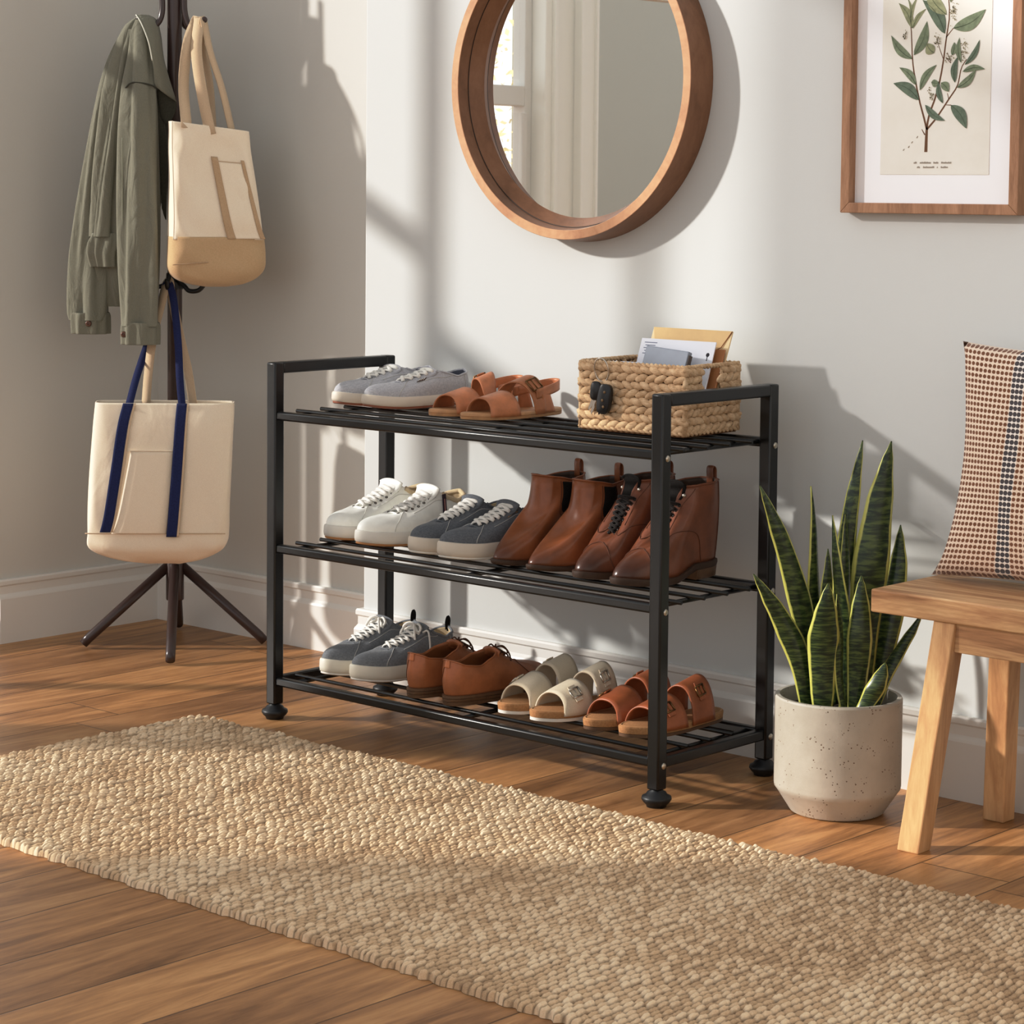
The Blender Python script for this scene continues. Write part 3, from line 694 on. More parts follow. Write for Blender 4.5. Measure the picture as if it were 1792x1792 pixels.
    def tongue(s, m, parent, t0, t1, over=.022, wid=.021, drop=.004, curl=.010, fold=0):
        b = MB(); n = 22
        def fn(a, c):
            x = 2 * c - 1; t = lerp(t0, t1, a); y = -s.L / 2 + t * s.L; top = tab(t, s.top); e = .012
            ny, nz = s.slope(t); d_ = .0035 * (1 - x * x) - drop * (1 if a > .06 else a / .06) - .004 * abs(x) ** 3
            y += ny * d_; top += nz * d_
            if a > .82:
                k = (a - .82) / .18; y += over * k * .35 - curl * k * k; top += over * k
            cx = -s.lat * s.W * tab(t, [(.3, .03), (.5, -.01), (1, .01)])
            w_ = wid * (1 + .25 * max(0, a - .7) / .3) * (.75 + .25 * min(1, a * 3))
            return (cx + x * w_, y, top)
        b.grid(fn, n, 11); return b.build('tongue', m, parent, solid=.0026, off=0)
    def slope(s, t):
        e = .012; z0, z1 = tab(max(s.thr, t - e), s.top), tab(min(t + e, s.tlim), s.top); dy, dz = 2 * e * s.L, z1 - z0; l = math.hypot(dy, dz); return -dz / l, dy / l
    tlim = .66
    def lace_rows(s, n, t0, t1):
        return [s.phi_at(lerp(t0, t1, k / (n - 1))) for k in range(n)]
    def laces(s, m, parent, n, t0, t1, r=.0024, v=.94, arch=.006, bow=False, flat=.6):
        b = MB(); ph = s.lace_rows(n, t0, t1)
        for k in range(n):
            for sg in (1, -1):
                a = s.Q(sg * ph[k], v, .0008); k2 = min(n - 1, k + 1); c = s.Q(-sg * ph[k2], v, .0008) if k < n - 1 else s.Q(-sg * ph[k], v, .0008)
                if k == n - 1 and sg < 0: continue
                mid = (a + c) / 2; ny, nz = s.slope(min(.64, s.tt(ph[k]))); up = Vector((0, ny, nz)).normalized(); pts = []
                for i in range(9):
                    q = i / 8; pts.append(lerp(a, c, q) + up * (arch * (1 - (2 * q - 1) ** 4) + (.0015 if sg > 0 else 0)))
                b.tube(pts, r, 8, flat=flat, up=up)
        if bow:
            a = s.Q(ph[-1], v, .001); c = s.Q(-ph[-1], v, .001); kx = (a + c) / 2 + Vector((0, -.004, arch + .003))
            b.ball(kx, (.006, .005, .005))
            for sg in (1, -1):
                b.tube(catmull([kx, kx + Vector((sg * .013, -.003, .005)), kx + Vector((sg * .026, -.008, -.001)), kx + Vector((sg * .023, -.011, -.009)), kx + Vector((sg * .008, -.006, -.003)), kx], 22), r * .9, 6)
                b.tube(catmull([kx, kx + Vector((sg * .010, -.012, .004)), kx + Vector((sg * .020, -.020, -.010)), kx + Vector((sg * .024, -.022, -.026))], 14), r * .9, 6)
        return b.build('laces', m, parent)
    def eyelets(s, m, parent, n, t0, t1, v=.93, r=.0022):
        b = MB()
        for p in s.lace_rows(n, t0, t1):
            for sg in (1, -1):
                c = s.Q(sg * p, v, .0004); nn = s.N(sg * p, v); u = nn.orthogonal().normalized(); w_ = nn.cross(u)
                b.tube([c + u * (math.cos(2 * PI * k / 10) * r) + w_ * (math.sin(2 * PI * k / 10) * r) for k in range(10)], .0012, 6, closed=True)
        return b.build('eyelets', m, parent)

# ---- shoe materials
M['sole_cream'] = simple('cream_rubber', srgb(224, 214, 200), .55, var=.04, vscale=10)
M['sole_white'] = simple('white_rubber', srgb(230, 226, 218), .5, var=.03)
M['sole_gum'] = simple('gum_rubber', srgb(178, 126, 76), .55, var=.08)
M['line_grey'] = canvas('grey_lining', srgb(112, 114, 128), rough=.95)
M['line_cream'] = canvas('cream_lining', srgb(226, 206, 172), var=.04)
M['grey_canvas'] = canvas('grey_chambray', srgb(204, 203, 206), srgb(172, 172, 178), 620)
M['blue_suede'] = canvas('blue_grey_canvas', srgb(122, 126, 132), srgb(92, 96, 102), 700, .10)
M['slate_suede'] = canvas('slate_suede', srgb(140, 143, 147), srgb(112, 115, 120), 700, .14)
M['white_leather'] = leather('white_leather', srgb(240, 240, 234), rough=.45, bump=.05, lo=.94)
M['lace_white'] = canvas('white_cord', srgb(246, 244, 239), srgb(228, 224, 216), 1200, .02)
M['lace_brown'] = canvas('dark_cord', srgb(40, 30, 26), srgb(26, 20, 18), 1200)
M['lace_tan'] = canvas('brown_cord', srgb(92, 56, 36), srgb(66, 38, 24), 1200)
M['chelsea'] = leather('cognac_leather', srgb(152, 90, 56), srgb(82, 46, 32), .30, (-.125, -.055))
M['boot'] = leather('brown_boot_leather', srgb(126, 75, 52), srgb(62, 38, 30), .30, (-.125, -.050))
M['derby'] = leather('tan_leather', srgb(170, 104, 66), rough=.38)
M['sandal'] = leather('tan_strap_leather', srgb(198, 130, 88), rough=.42)
M['sandal_sole'] = leather('veg_tan_footbed', srgb(196, 150, 106), rough=.5)
M['slide_brown'] = leather('russet_leather', srgb(164, 94, 58), rough=.40)
M['slide_beige'] = canvas('beige_suede', srgb(222, 209, 188), srgb(208, 194, 172), 1500, .03)
M['welt'] = simple('dark_welt', srgb(66, 46, 34), .55, var=.15, vscale=40)
M['stack'] = simple('stacked_heel', srgb(104, 76, 54), .5, var=.2, vscale=50)
M['gore'] = canvas('black_elastic', srgb(34, 30, 28), srgb(20, 18, 17), 900, sheen=0)
M['brass'] = simple('aged_brass', srgb(132, 98, 62), .35, metal=.85)
M['silver'] = simple('silver_buckle', srgb(200, 192, 180), .3, metal=.85)
M['thread'] = simple('pale_thread', srgb(206, 204, 200), .8)
M['thread_brown'] = simple('brown_thread', srgb(96, 54, 34), .8)
M['navy'] = canvas('navy_tape', srgb(44, 52, 100), srgb(32, 38, 76), 900, .04)
def cork_mat():
    t = NT('cork'); v = t.coord(); vo = t.n('ShaderNodeTexVoronoi'); vo.inputs['Scale'].default_value = 330; t.l(v, vo.inputs['Vector'])
    t.inp('Base Color', t.mix(t.noise(v, 240, 2), srgb(196, 150, 102), srgb(150, 104, 64))); t.inp('Roughness', .85); t.bump(vo.outputs['Distance'], .3, .001); return t.m
M['cork'] = cork_mat()

def put(shelf, x, y, name, label, group, lean=0, rz=0):
    o = thing(name, label, 'shoe', (x, y, ZS[shelf] + .0008), rz, group); return o

def sneaker(o, lat, st):
    L, W = st['L'], st['W']; hs = st['sole_h']
    f = Last(L, W, lat, hs - .003, st['thr'], .975, st['slot'], st['top'], st.get('toe_h', .022), inset=.0035)
    f.upper(st['mat'], o, .003, st['lining'])
    f.insole(st['lining'], o)
    f.sole('midsole', st['sole'], o, [(.0045, -.002), (.007, .0008), (hs * .45, .002), (hs - .004, .0012), (hs - .0005, -.0005), (hs, -.003)])
    f.sole('outsole', st['out'], o, [(0, -.004), (.002, -.001), (.0055, -.0012)])
    t0, t1 = st['lace']
    f.tongue(st.get('tmat', st['mat']), o, f.thr - .02, t1 + .03, st.get('over', .018), st.get('tw', .026))
    f.laces(M['lace_white'], o, st['n'], t0, t1, st.get('lr', .0026), .915, st.get('arch', .006), st.get('bow', False))
    if st.get('eye'): f.eyelets(st['eye'], o, st['n'], t0, t1, .85)
    b = MB()
    pa = f.phi_at(f.thr + .03)
    for sg in (1, -1): f.seam(b, [(sg * .55, 1.0), (sg * .75, .75), (sg * .95, .4), (sg * 1.0, .05)], .0007)
    for sg in (1, -1): f.seam(b, [(sg * 1.15, .55), (sg * 1.45, .62), (sg * 1.75, .80), (sg * 1.95, .99)], .0006)
    f.seam(b, [(2.5, .05), (2.45, .4), (2.4, .7), (2.42, .98)], .0006); f.seam(b, [(-2.5, .05), (-2.45, .4), (-2.4, .7), (-2.42, .98)], .0006)
    b.build('stitching', st['stitch'], o)
    # padded collar rim
    b = MB(); n = 40; a0 = f.phi_at(t1 + .06)
    pts = [f.T(lerp(a0, 2 * PI - a0, k / (n - 1))) for k in range(n)]
    b.tube(pts, st.get('rim', .0026), 8); b.build('collar', st.get('rimmat', st['mat']), o)
    return f

GREY = dict(L=.272, W=.098, sole_h=.026, thr=.33, slot=[(.33, .008), (.40, .014), (.60, .019), (.68, .027), (.80, .030), (.93, .024), (.975, .004)],
            top=[(.33, .052), (.45, .063), (.62, .077), (.72, .069), (.82, .062), (.92, .067), (.975, .073)], mat=M['grey_canvas'], lining=M['line_grey'], sole=M['sole_cream'], out=simple('brick_rubber', srgb(150, 88, 62), .6),
            lace=(.36, .60), n=5, lr=.0038, stitch=M['thread'], over=.006, rim=.0022, arch=.005)
for x, y, lat, lab in ((-.984, .276, -1, 'left shoe of the light grey canvas pair on the top shelf'), (-.876, .272, 1, 'right shoe of the light grey canvas pair, beside the tan sandals')):
    o = put('top', x, y, 'canvas_sneaker', lab, 'light grey canvas sneakers on the top shelf', rz=math.radians(-6)); f = sneaker(o, lat, GREY)
    # little side label with marks
    b = MB(); ph = 1.18
    b.grid(lambda a, c: f.Q(lat * lerp(1.10, 1.28, a), lerp(.60, .74, c), .0014), 6, 4); b.build('side_label', simple('label_brown', srgb(92, 70, 62), .7), o, solid=.0006)
    b = MB()
    for k in range(3): b.tube([f.Q(lat * (1.12 + .055 * k), .63, .0024), f.Q(lat * (1.13 + .055 * k), .71, .0024)], .0007, 5)
    b.build('label_mark', M['sole_white'], o)

WHITE = dict(L=.282, W=.106, sole_h=.030, thr=.33, slot=[(.33, .010), (.42, .019), (.64, .023), (.70, .030), (.82, .034), (.93, .028), (.975, .005)],
             top=[(.33, .062), (.45, .077), (.66, .105), (.75, .089), (.84, .080), (.92, .086), (.975, .095)], mat=M['white_leather'], lining=M['line_cream'], sole=M['sole_white'], out=M['sole_gum'],
             lace=(.37, .64), n=7, lr=.0038, stitch=simple('white_thread', srgb(214, 212, 205), .6), over=.014, rim=.0052, rimmat=M['line_cream'], eye=simple('eyelet_steel', srgb(92, 84, 76), .4, metal=.3), tw=.029, arch=.005, toe_h=.026)
for x, y, lat, lab in ((-.952, .226, -1, 'left white leather sneaker at the end of the middle shelf'), (-.833, .216, 1, 'right white leather sneaker with a dark tassel at its collar')):
    o = put('mid', x, y, 'white_sneaker', lab, 'white leather sneakers on the middle shelf', rz=-.07); f = sneaker(o, lat, WHITE)
    if lat > 0:
        p = f.T(f.phi_at(.70)) + Vector((.005, -.002, 0))
        tz = MB().box(p + Vector((.006, -.001, -.030)), (.002, .010, .062), Matrix.Rotation(.10, 3, 'X')).build('tassel', simple('dark_plum_tape', srgb(44, 26, 42), .6), o, smooth=False, bevel=.0006)
        MB().box(p + Vector((.0074, -.001, -.034)), (.001, .003, .050), Matrix.Rotation(.10, 3, 'X')).build('stripe', simple('rose_tape', srgb(170, 120, 116), .7), tz, smooth=False)

BLUE = dict(L=.268, W=.098, sole_h=.033, thr=.32, slot=[(.32, .010), (.42, .018), (.64, .021), (.70, .028), (.82, .032), (.93, .026), (.975, .005)],
            top=[(.32, .060), (.45, .074), (.66, .098), (.75, .083), (.84, .074), (.92, .080), (.975, .088)], mat=M['blue_suede'], lining=M['line_cream'], sole=M['sole_cream'], out=M['sole_white'],
            lace=(.36, .64), n=7, lr=.0038, stitch=M['thread'], over=.012, rim=.0030, tw=.027, arch=.006)
for x, y, lat, lab in ((-.694, .208, -1, 'left blue-grey lace-up sneaker beside the white sneakers'), (-.592, .202, 1, 'right blue-grey lace-up sneaker beside the ankle boots')):
    o = put('mid', x, y, 'blue_sneaker', lab, 'blue-grey sneakers on the middle shelf', rz=-.08); f = sneaker(o, lat, BLUE)
    b = MB(); b.grid(lambda a, c: f.Q(lat * lerp(1.40, 1.62, a), lerp(.70, .74, c) + .08 * a, .0014), 6, 3); b.build('side_label', simple('label_tan', srgb(190, 150, 110), .7), o, solid=.0006)
SLATE = dict(BLUE); SLATE.update(mat=M['slate_suede'], bow=True, sole=simple('ivory_rubber', srgb(226, 220, 206), .5, var=.03), W=.098, L=.262, lr=.0030)
for x, y, lat, lab in ((-.935, .190, -1, 'left slate-grey sneaker with tied white laces on the bottom shelf'), (-.831, .190, 1, 'right slate-grey sneaker with a loose lace, beside the brown derbies')):
    o = put('low', x, y, 'slate_sneaker', lab, 'slate-grey sneakers on the bottom shelf', rz=-.08); f = sneaker(o, lat, SLATE)
    e = f.T(PI); b = MB(); b.tube(catmull([e + Vector((0, 0, -.01)), e + Vector((0, .003, .012)), e + Vector((0, -.001, .020)), e + Vector((0, -.005, .010)), e + Vector((0, -.004, -.006))], 14), .004, 8, flat=.35)
    b.build('pull_tab', M['gore'], o)
    b = MB(); p = f.Q(lat * f.phi_at(.62), .9, .003); b.tube(catmull([p, p + Vector((lat * .012, .004, .004)), p + Vector((lat * .016, .006, -.018)), p + Vector((lat * .020, .004, -.045))], 16), .0022, 6); b.build('lace_end', M['lace_white'], o)

def boot_sole(f, o, welt, heel_m, hh, th=.008):
    f.sole('welt', welt, o, [(hh * .3, -.002), (hh * .3 + .001, .0015), (hh * .3 + th * .6, .0025), (hh * .3 + th, .002), (hh * .3 + th + .001, -.003)])
# ---- chelsea boots
def heeled(o, f, sole_m, heel_m, zt, thick, hl=.30):
    """forepart sole that rises to the waist and a stacked heel block under the back"""
    np_ = 72
    def zz(t): return zt * max(0, min(1, (t - .42) / .22)) ** 1.4
    R = []
    for z, off in ((0, -.003), (.0015, .0005), (thick * .6, .0022), (thick, .0018), (thick + .001, -.003)):
        r = []
        for k in range(np_):
            x, y, t = f.outline(2 * PI * k / np_, off); r.append((x, y, z + f.spring(t) * (1 if t < .5 else 1) + zz(t)))
        R.append(r)
    MB().rings(R, True, True, True).build('outsole', sole_m, o, angle=50)
    H = []; ph0 = math.acos(max(-1, -(abs(2 * (1 - hl) - 1) ** (1 / .88))))
    for z, off in ((0, -.003), (.001, -.0015), (zt - .001, .0002), (zt + .001, .0)):
        r = []
        for k in range(40):
            ph = lerp(ph0, 2 * PI - ph0, k / 39); x, y, t = f.outline(ph, off); r.append((x, y, z))
        H.append(r)
    MB().rings(H, True, True, True).build('heel', heel_m, o, angle=50)
def Bheel(f, zt, thick):
    """lift the upper's foot so it follows a heeled sole"""
    f.B0 = f.B
    def B(phi):
        p = f.B0(phi); t = f.outline(phi)[2]; p.z = thick + f.spring(t) + zt * max(0, min(1, (t - .42) / .22)) ** 1.4 - .001; return p
    f.B = B
for x, y, lat, lab in ((-.484, .212, -1, 'left cognac ankle boot with elastic side, beside the blue-grey sneakers'), (-.376, .210, 1, 'right cognac ankle boot with elastic side, beside the lace-up boots')):
    o = put('mid', x, y, 'chelsea_boot', lab, 'cognac elastic-sided boots on the middle shelf', rz=-.07)
    f = Last(.246, .092, lat, .010, .50, .985, [(.50, .012), (.56, .030), (.72, .038), (.88, .034), (.96, .022), (.985, .004)], [(.50, .170), (.62, .166), (.74, .160), (.86, .164), (.985, .168)], .028, instep=.056, shaft=.122, zspring=.005, hw=[(0, .66), (.10, .84), (.28, 1.0), (.42, .93), (.56, .80), (.70, .74), (.86, .76), (1, .74)])
    Bheel(f, .016, .010); f.upper(M['chelsea'], o, .0026, M['line_cream'] if False else M['welt']); heeled(o, f, M['welt'], M['stack'], .016, .010)
    for sg in (1, -1): MB().grid(lambda a, c: (lambda v: f.Q(sg * (lerp(1.16, 1.66, a) + (1 - v) * .62), v, .0011))(lerp(.42 + .22 * abs(2 * a - 1) ** 2.4, .965, c)), 14, 16).build('elastic_panel', M['gore'], o, solid=.0006, off=1)
    b = MB()
    for sg in (1, -1): f.seam(b, [(sg * (p + (1 - v) * .62), v) for p, v in ((1.10, .97), (1.11, .70), (1.22, .44), (1.41, .385), (1.60, .44), (1.71, .70), (1.72, .97))], .0007)
    f.seam(b, [(2.08, .5), (1.9, .3), (1.8, .1), (1.78, .02)], .0006); f.seam(b, [(-2.08, .5), (-1.9, .3), (-1.8, .1), (-1.78, .02)], .0006); b.build('stitching', M['thread_brown'], o)
    n = 60; MB().tube([f.T(2 * PI * k / n) for k in range(n)], .0017, 6, closed=True).build('collar', M['chelsea'], o)
    e = f.T(PI) + Vector((0, -.001, 0))
    tb = MB(); tb.tube(catmull([e + Vector((0, .003, -.022)), e + Vector((0, .004, .004)), e + Vector((0, .003, .020)), e + Vector((0, -.003, .026)), e + Vector((0, -.007, .018)), e + Vector((0, -.006, -.012))], 20), .0078, 10, flat=.18, up=(0, 1, 0))
    tb.build('pull_tab', M['chelsea'], o)

# ---- lace-up boots
for x, y, lat, lab in ((-.262, .210, -1, 'left dark brown lace-up boot beside the elastic-sided boots'), (-.148, .202, 1, 'right dark brown lace-up boot behind the front right post of the rack')):
    o = put('mid', x, y, 'lace_up_boot', lab, 'brown lace-up boots on the middle shelf', rz=-.08)
    f = Last(.264, .100, lat, .012, .40, .985, [(.40, .006), (.46, .010), (.54, .013), (.60, .018), (.66, .034), (.84, .037), (.95, .024), (.985, .004)], [(.40, .084), (.46, .108), (.51, .136), (.55, .160), (.59, .178), (.74, .181), (.985, .185)], .033, instep=.058, shaft=.016, zspring=.005, hw=[(0, .70), (.10, .88), (.28, 1.0), (.42, .93), (.56, .80), (.70, .75), (.86, .78), (1, .76)])
    Bheel(f, .018, .013); f.upper(M['boot'], o, .0028, M['welt']); heeled(o, f, M['welt'], M['stack'], .018, .013, .32)
    f.tlim = .59; f.tongue(M['gore'], o, .40, .60, .012, .019, .004)
    f.laces(M['lace_brown'], o, 8, .42, .575, .0024, .80, .0035, False, .9)
    f.eyelets(M['stand_black'], o, 8, .42, .575, .79, .0026)
    b = MB()
    for sg in (1, -1):
        c = f.Q(sg * f.phi_at(.60), .88, .002); b.ball(c, (.004, .004, .004))
    b.build('hook_stud', M['silver'], o)
    b = MB()
    f.seam(b, [(-1.1, .02), (-.75, .33), (-.3, .50), (0, .54), (.3, .50), (.75, .33), (1.1, .02)], .0010, n=40)
    for sg in (1, -1):
        f.seam(b, [(sg * .34, .99), (sg * .62, .72), (sg * .85, .50), (sg * 1.1, .42), (sg * 1.5, .40), (sg * 1.85, .25), (sg * 2.0, .02)], .0008, n=30); f.seam(b, [(sg * 1.05, .52), (sg * 1.25, .75), (sg * 1.45, .97)], .0006); f.seam(b, [(sg * 2.6, .02), (sg * 2.55, .5), (sg * 2.6, .98)], .0006)
    b.build('stitching', M['thread_brown'], o)
    n = 50; a0 = f.phi_at(.60); MB().tube([f.T(lerp(a0, 2 * PI - a0, k / (n - 1))) for k in range(n)], .0020, 6).build('collar', M['boot'], o)
    e = f.T(PI) + Vector((0, -.001, 0))
    MB().tube(catmull([e + Vector((0, .003, -.022)), e + Vector((0, .004, .004)), e + Vector((0, .003, .018)), e + Vector((0, -.003, .023)), e + Vector((0, -.007, .016)), e + Vector((0, -.006, -.012))], 20), .0085, 10, flat=.18, up=(0, 1, 0)).build('pull_tab', M['boot'], o)

# ---- brown derbies: heels to the front
for x, y, lat, lab in ((-.655, .182, 1, 'left brown leather derby, heel to the front, beside the slate sneakers'), (-.553, .180, -1, 'right brown leather derby, heel to the front, beside the beige sandals')):
    o = put('low', x, y, 'derby_shoe', lab, 'brown derby shoes on the bottom shelf', rz=PI - math.radians(4))
    f = Last(.284, .095, lat, .020, .42, .985, [(.42, .006), (.50, .012), (.58, .018), (.66, .030), (.82, .033), (.94, .026), (.985, .006)], [(.42, .072), (.50, .086), (.58, .095), (.66, .088), (.78, .076), (.90, .080), (.985, .090)], .030, zspring=.004, hw=[(0, .62), (.10, .82), (.28, .98), (.42, .92), (.56, .80), (.70, .76), (.86, .80), (1, .82)])
    f.upper(M['derby'], o, .003, simple('tan_lining', srgb(150, 92, 54), .6))
    f.insole(M['sandal_sole'], o)
    f.sole('outsole', M['stack'], o, [(0, -.003), (.001, 0), (.0068, .001), (.0078, -.0006), (.0088, .001), (.0135, .0016), (.0145, -.0002), (.0155, .0016), (.020, .0018), (.021, -.003)])
    f.tongue(M['derby'], o, .40, .60, .012, .020, .006)
    f.laces(M['lace_tan'], o, 3, .47, .57, .0018, .93, .006, True, .9)
    b = MB(); n = 50; a0 = f.phi_at(.50); b.tube([f.T(lerp(a0, 2 * PI - a0, k / (n - 1))) for k in range(n)], .0018, 6); b.build('collar', M['derby'], o)
    f.patch('heel_patch', leather('heel_patch_leather', srgb(190, 118, 74), rough=.4), o, (PI - .22, PI + .22), lambda u: (.78, .985), .0012, (8, 8), .0006)
    b = MB(); f.seam(b, [(PI - .25, .98), (PI - .3, .5), (PI - .45, .04)], .0006)
    for sg in (1, -1): f.seam(b, [(sg * .35, .9), (sg * .8, .7), (sg * 1.1, .45), (sg * 1.2, .04)], .0008)
    b.build('stitching', M['thread_brown'], o)

# ---- sandals
def strap(f, name, m, o, t0, t1, h0, h1, zb, thick=.0028, a0=0.0, a1=PI, flare=.0, out=.003, n=(30, 8), skew=0):
    """band arching over the foot from edge to edge; h0/h1 heights at its front and back edges"""
    b = MB()
    def fn(a, c):
        an = lerp(a0, a1, a); t = lerp(t0, t1, c); t += skew * math.cos(an) + flare * (1 - math.sin(an)) * (c - .5)
        ph = math.acos(math.copysign(abs(1 - 2 * t) ** (1 / .88), 1 - 2 * t))
        xr = f.outline(ph, out)[0]; xl = f.outline(-ph, out)[0]; cx, hw = (xr + xl) / 2, (xr - xl) / 2
        return (cx + math.copysign(abs(math.cos(an)) ** .85, math.cos(an)) * hw * (1 - .10 * math.sin(an)), -f.L / 2 + t * f.L, zb + lerp(h0, h1, c) * math.sin(an) ** .82)
    b.grid(fn, *n); o2 = b.build(name, m, o, solid=thick, off=1); o2['_'] = 0; del o2['_']
    return fn, o2
def footbed(f, o, layers):
    for nm, m, prof in layers: f.sole(nm, m, o, prof)
def buckle(fn, parent, bm, a, w=.5, size=.011, lat=1, tab_m=None):
    """rectangular frame buckle lying on a strap surface at arc position a"""
    e = .02; p = Vector(fn(a, w)); du = (Vector(fn(a + e, w)) - Vector(fn(a - e, w))).normalized(); dv = (Vector(fn(a, w + .1)) - Vector(fn(a, w - .1))).normalized(); n = du.cross(dv).normalized()
    if n.z < 0: n = -n
    p = p + n * .0055; s1, s2 = size, size * 1.15
    c = [p + du * (x * s1) + dv * (y * s2) for x, y in ((-1, -1), (1, -1), (1, 1), (-1, 1))]
    b = MB()
    for k in range(4): b.tube([c[k], c[(k + 1) % 4]], .0017, 8)
    b.tube([p + du * s1, p - du * s1 * .9], .0011, 6)
    bo = b.build('buckle', bm, parent)
    if tab_m:
        t = MB(); lead = -1 if lat > 0 else 1
        t.hexa([p + du * (lead * x) * .011 + dv * y * .0085 - n * .0035 for x, y in ((-1.6, -1), (1.7, -1), (1.7, 1), (-1.6, 1))], [p + du * (lead * x) * .011 + dv * y * .0085 - n * .0008 for x, y in ((-1.6, -1), (1.7, -1), (1.7, 1), (-1.6, 1))])
        t.build('strap_end', tab_m, parent, smooth=False, bevel=.0007)
    return bo
HWS = [(0, .74), (.12, .94), (.28, 1.0), (.45, .92), (.60, .82), (.78, .80), (.92, .82), (1, .80)]
def slide(o, lat, strap_m, out_m, buckle_m, L=.245, W=.089):
    f = Last(L, W, lat, .02, .3, .9, [(0, 0)], [(0, 0)], hw=HWS, zspring=.004)
    f.sole('outsole', out_m, o, [(0, -.003), (.001, 0), (.0065, 0), (.007, -.001)])
    f.sole('cork_layer', M['cork'], o, [(.007, -.001), (.0075, 0), (.017, .0012), (.0195, .0006), (.0205, -.0014)])
    # moulded footbed with a raised lip
    R = []
    for k_, z in ((-.0016, .0203), (-.003, .0218), (-.0055, .0205), (-.012, .0185)):
        R.append([(lambda q: (q[0], q[1], z + f.spring(q[2])))(f.outline(2 * PI * j / 60, k_)) for j in range(60)])
    MB().rings(R, True, False, True).build('footbed', M['sandal_sole'], o)
    for nm, t0, t1, h0, h1 in (('front_strap', .20, .44, .038, .056), ('rear_strap', .55, .77, .066, .080)):
        fn, so_ = strap(f, nm, strap_m, o, t0, t1, h0, h1, .012, .0034, flare=.05, out=.0025)
        aa = .27 if lat > 0 else .73
        buckle(fn, so_, buckle_m, aa, .5, .0095, lat, strap_m)
for x, y, lat, lab in ((-.430, .174, -1, 'left beige two-strap sandal with cork footbed, beside the brown derbies'), (-.330, .170, 1, 'right beige two-strap sandal with cork footbed, beside the brown sandals')):
    o = put('low', x, y, 'beige_sandal', lab, 'beige two-strap sandals on the bottom shelf', rz=-.05); slide(o, lat, M['slide_beige'], M['sole_white'], M['silver'])
for x, y, lat, lab in ((-.221, .196, -1, 'left brown two-strap sandal beside the beige sandals'), (-.121, .196, 1, 'right brown two-strap sandal behind the front right post, bottom shelf')):
    o = put('low', x, y, 'brown_sandal', lab, 'brown two-strap sandals on the bottom shelf', rz=-.06); slide(o, lat, M['slide_brown'], M['stack'], M['brass'], .268)
# tan ankle-strap sandals
for x, y, lat, lab in ((-.694, .258, -1, 'left tan leather ankle-strap sandal beside the light grey sneakers'), (-.584, .250, 1, 'right tan leather ankle-strap sandal with square buckle, beside the basket')):
    o = put('top', x, y, 'strap_sandal', lab, 'tan ankle-strap sandals on the top shelf', rz=-.06)
    f = Last(.262, .094, lat, .01, .3, .9, [(0, 0)], [(0, 0)], hw=HWS, zspring=.002)
    f.sole('outsole', M['sandal_sole'], o, [(0, -.002), (.001, 0), (.006, .0004), (.0065, -.0006), (.0072, .0004), (.012, .0002), (.0132, -.0012)])
    fn, s1 = strap(f, 'toe_strap', M['sandal'], o, .17, .40, .034, .046, .006, .0028, flare=.04, out=-.001)
    fn, s2 = strap(f, 'instep_strap', M['sandal'], o, .50, .67, .062, .074, .006, .0028, out=-.001, skew=.07 * lat, flare=-.05)
    buckle(fn, s2, M['brass'], .30 if lat > 0 else .70, .5, .0125, lat, M['sandal'])
    # sling: side tabs rise from the sole and a band loops behind the heel
    b = MB()
    for sg in (1, -1):
        def side(a, c, sg=sg):
            t = lerp(.70, .84, c) + .02 * a * (1 - 2 * c); ph = sg * math.acos(math.copysign(abs(1 - 2 * t) ** (1 / .88), 1 - 2 * t)); q = f.outline(ph, -.001 - .003 * a)
            return (q[0], q[1] - .012 * a, .008 + .048 * a)
        b.grid(side, 10, 6)
    b.build('side_tab', M['sandal'], o, solid=.0026, off=1)
    b = MB()
    def sling(a, c):
        ph = lerp(1.80, 2 * PI - 1.80, a); q = f.outline(ph, -.004); h = .046 + .016 * math.sin(PI * a)
        return (q[0], q[1] - .004, h + (c - .5) * .020)
    b.grid(sling, 36, 5); b.build('heel_strap', M['sandal'], o, solid=.0026, off=1)

# ------------------------------------------------------------------ coat stand, in the corner; drawn on a grid whose x runs to the right of the room's diagonal
SO = Vector((-1.78, .366, 0)); G = 1 / 733
def st(a, b, d=0):
    """a, b grid units right of / up from the foot of the pole, d metres away from the room's middle"""
    return EX * (a * G) + EY * d + Vector((0, 0, b * G))
def U(u, v, d=0): return st(u - 306, 1133 - v, d)
cs = thing('coat_stand', 'dark brown metal coat stand on four splayed legs in the corner', 'coat stand', SO)
MB().lathe([(.0175, .16), (.0175, 1.62), (.0165, 1.63)], 24).build('pole', M['stand'], cs)
MB().lathe([(.0205, .115), (.0215, .118), (.0215, .206), (.0205, .209)], 24).build('hub', M['stand'], cs)
for fx, fy in ((-.138, -.168), (.168, -.154), (.142, .161), (-.1775, .160)):
    L = Vector((fx, fy, .0115)); T_ = L.normalized() * .016
    MB().tube([Vector((fx * .07, fy * .07, .198)), Vector((fx * .94, fy * .94, .0255)), Vector((fx, fy, .0115))], [.0118, .0118, .0112], 14).build('leg', M['stand'], cs)
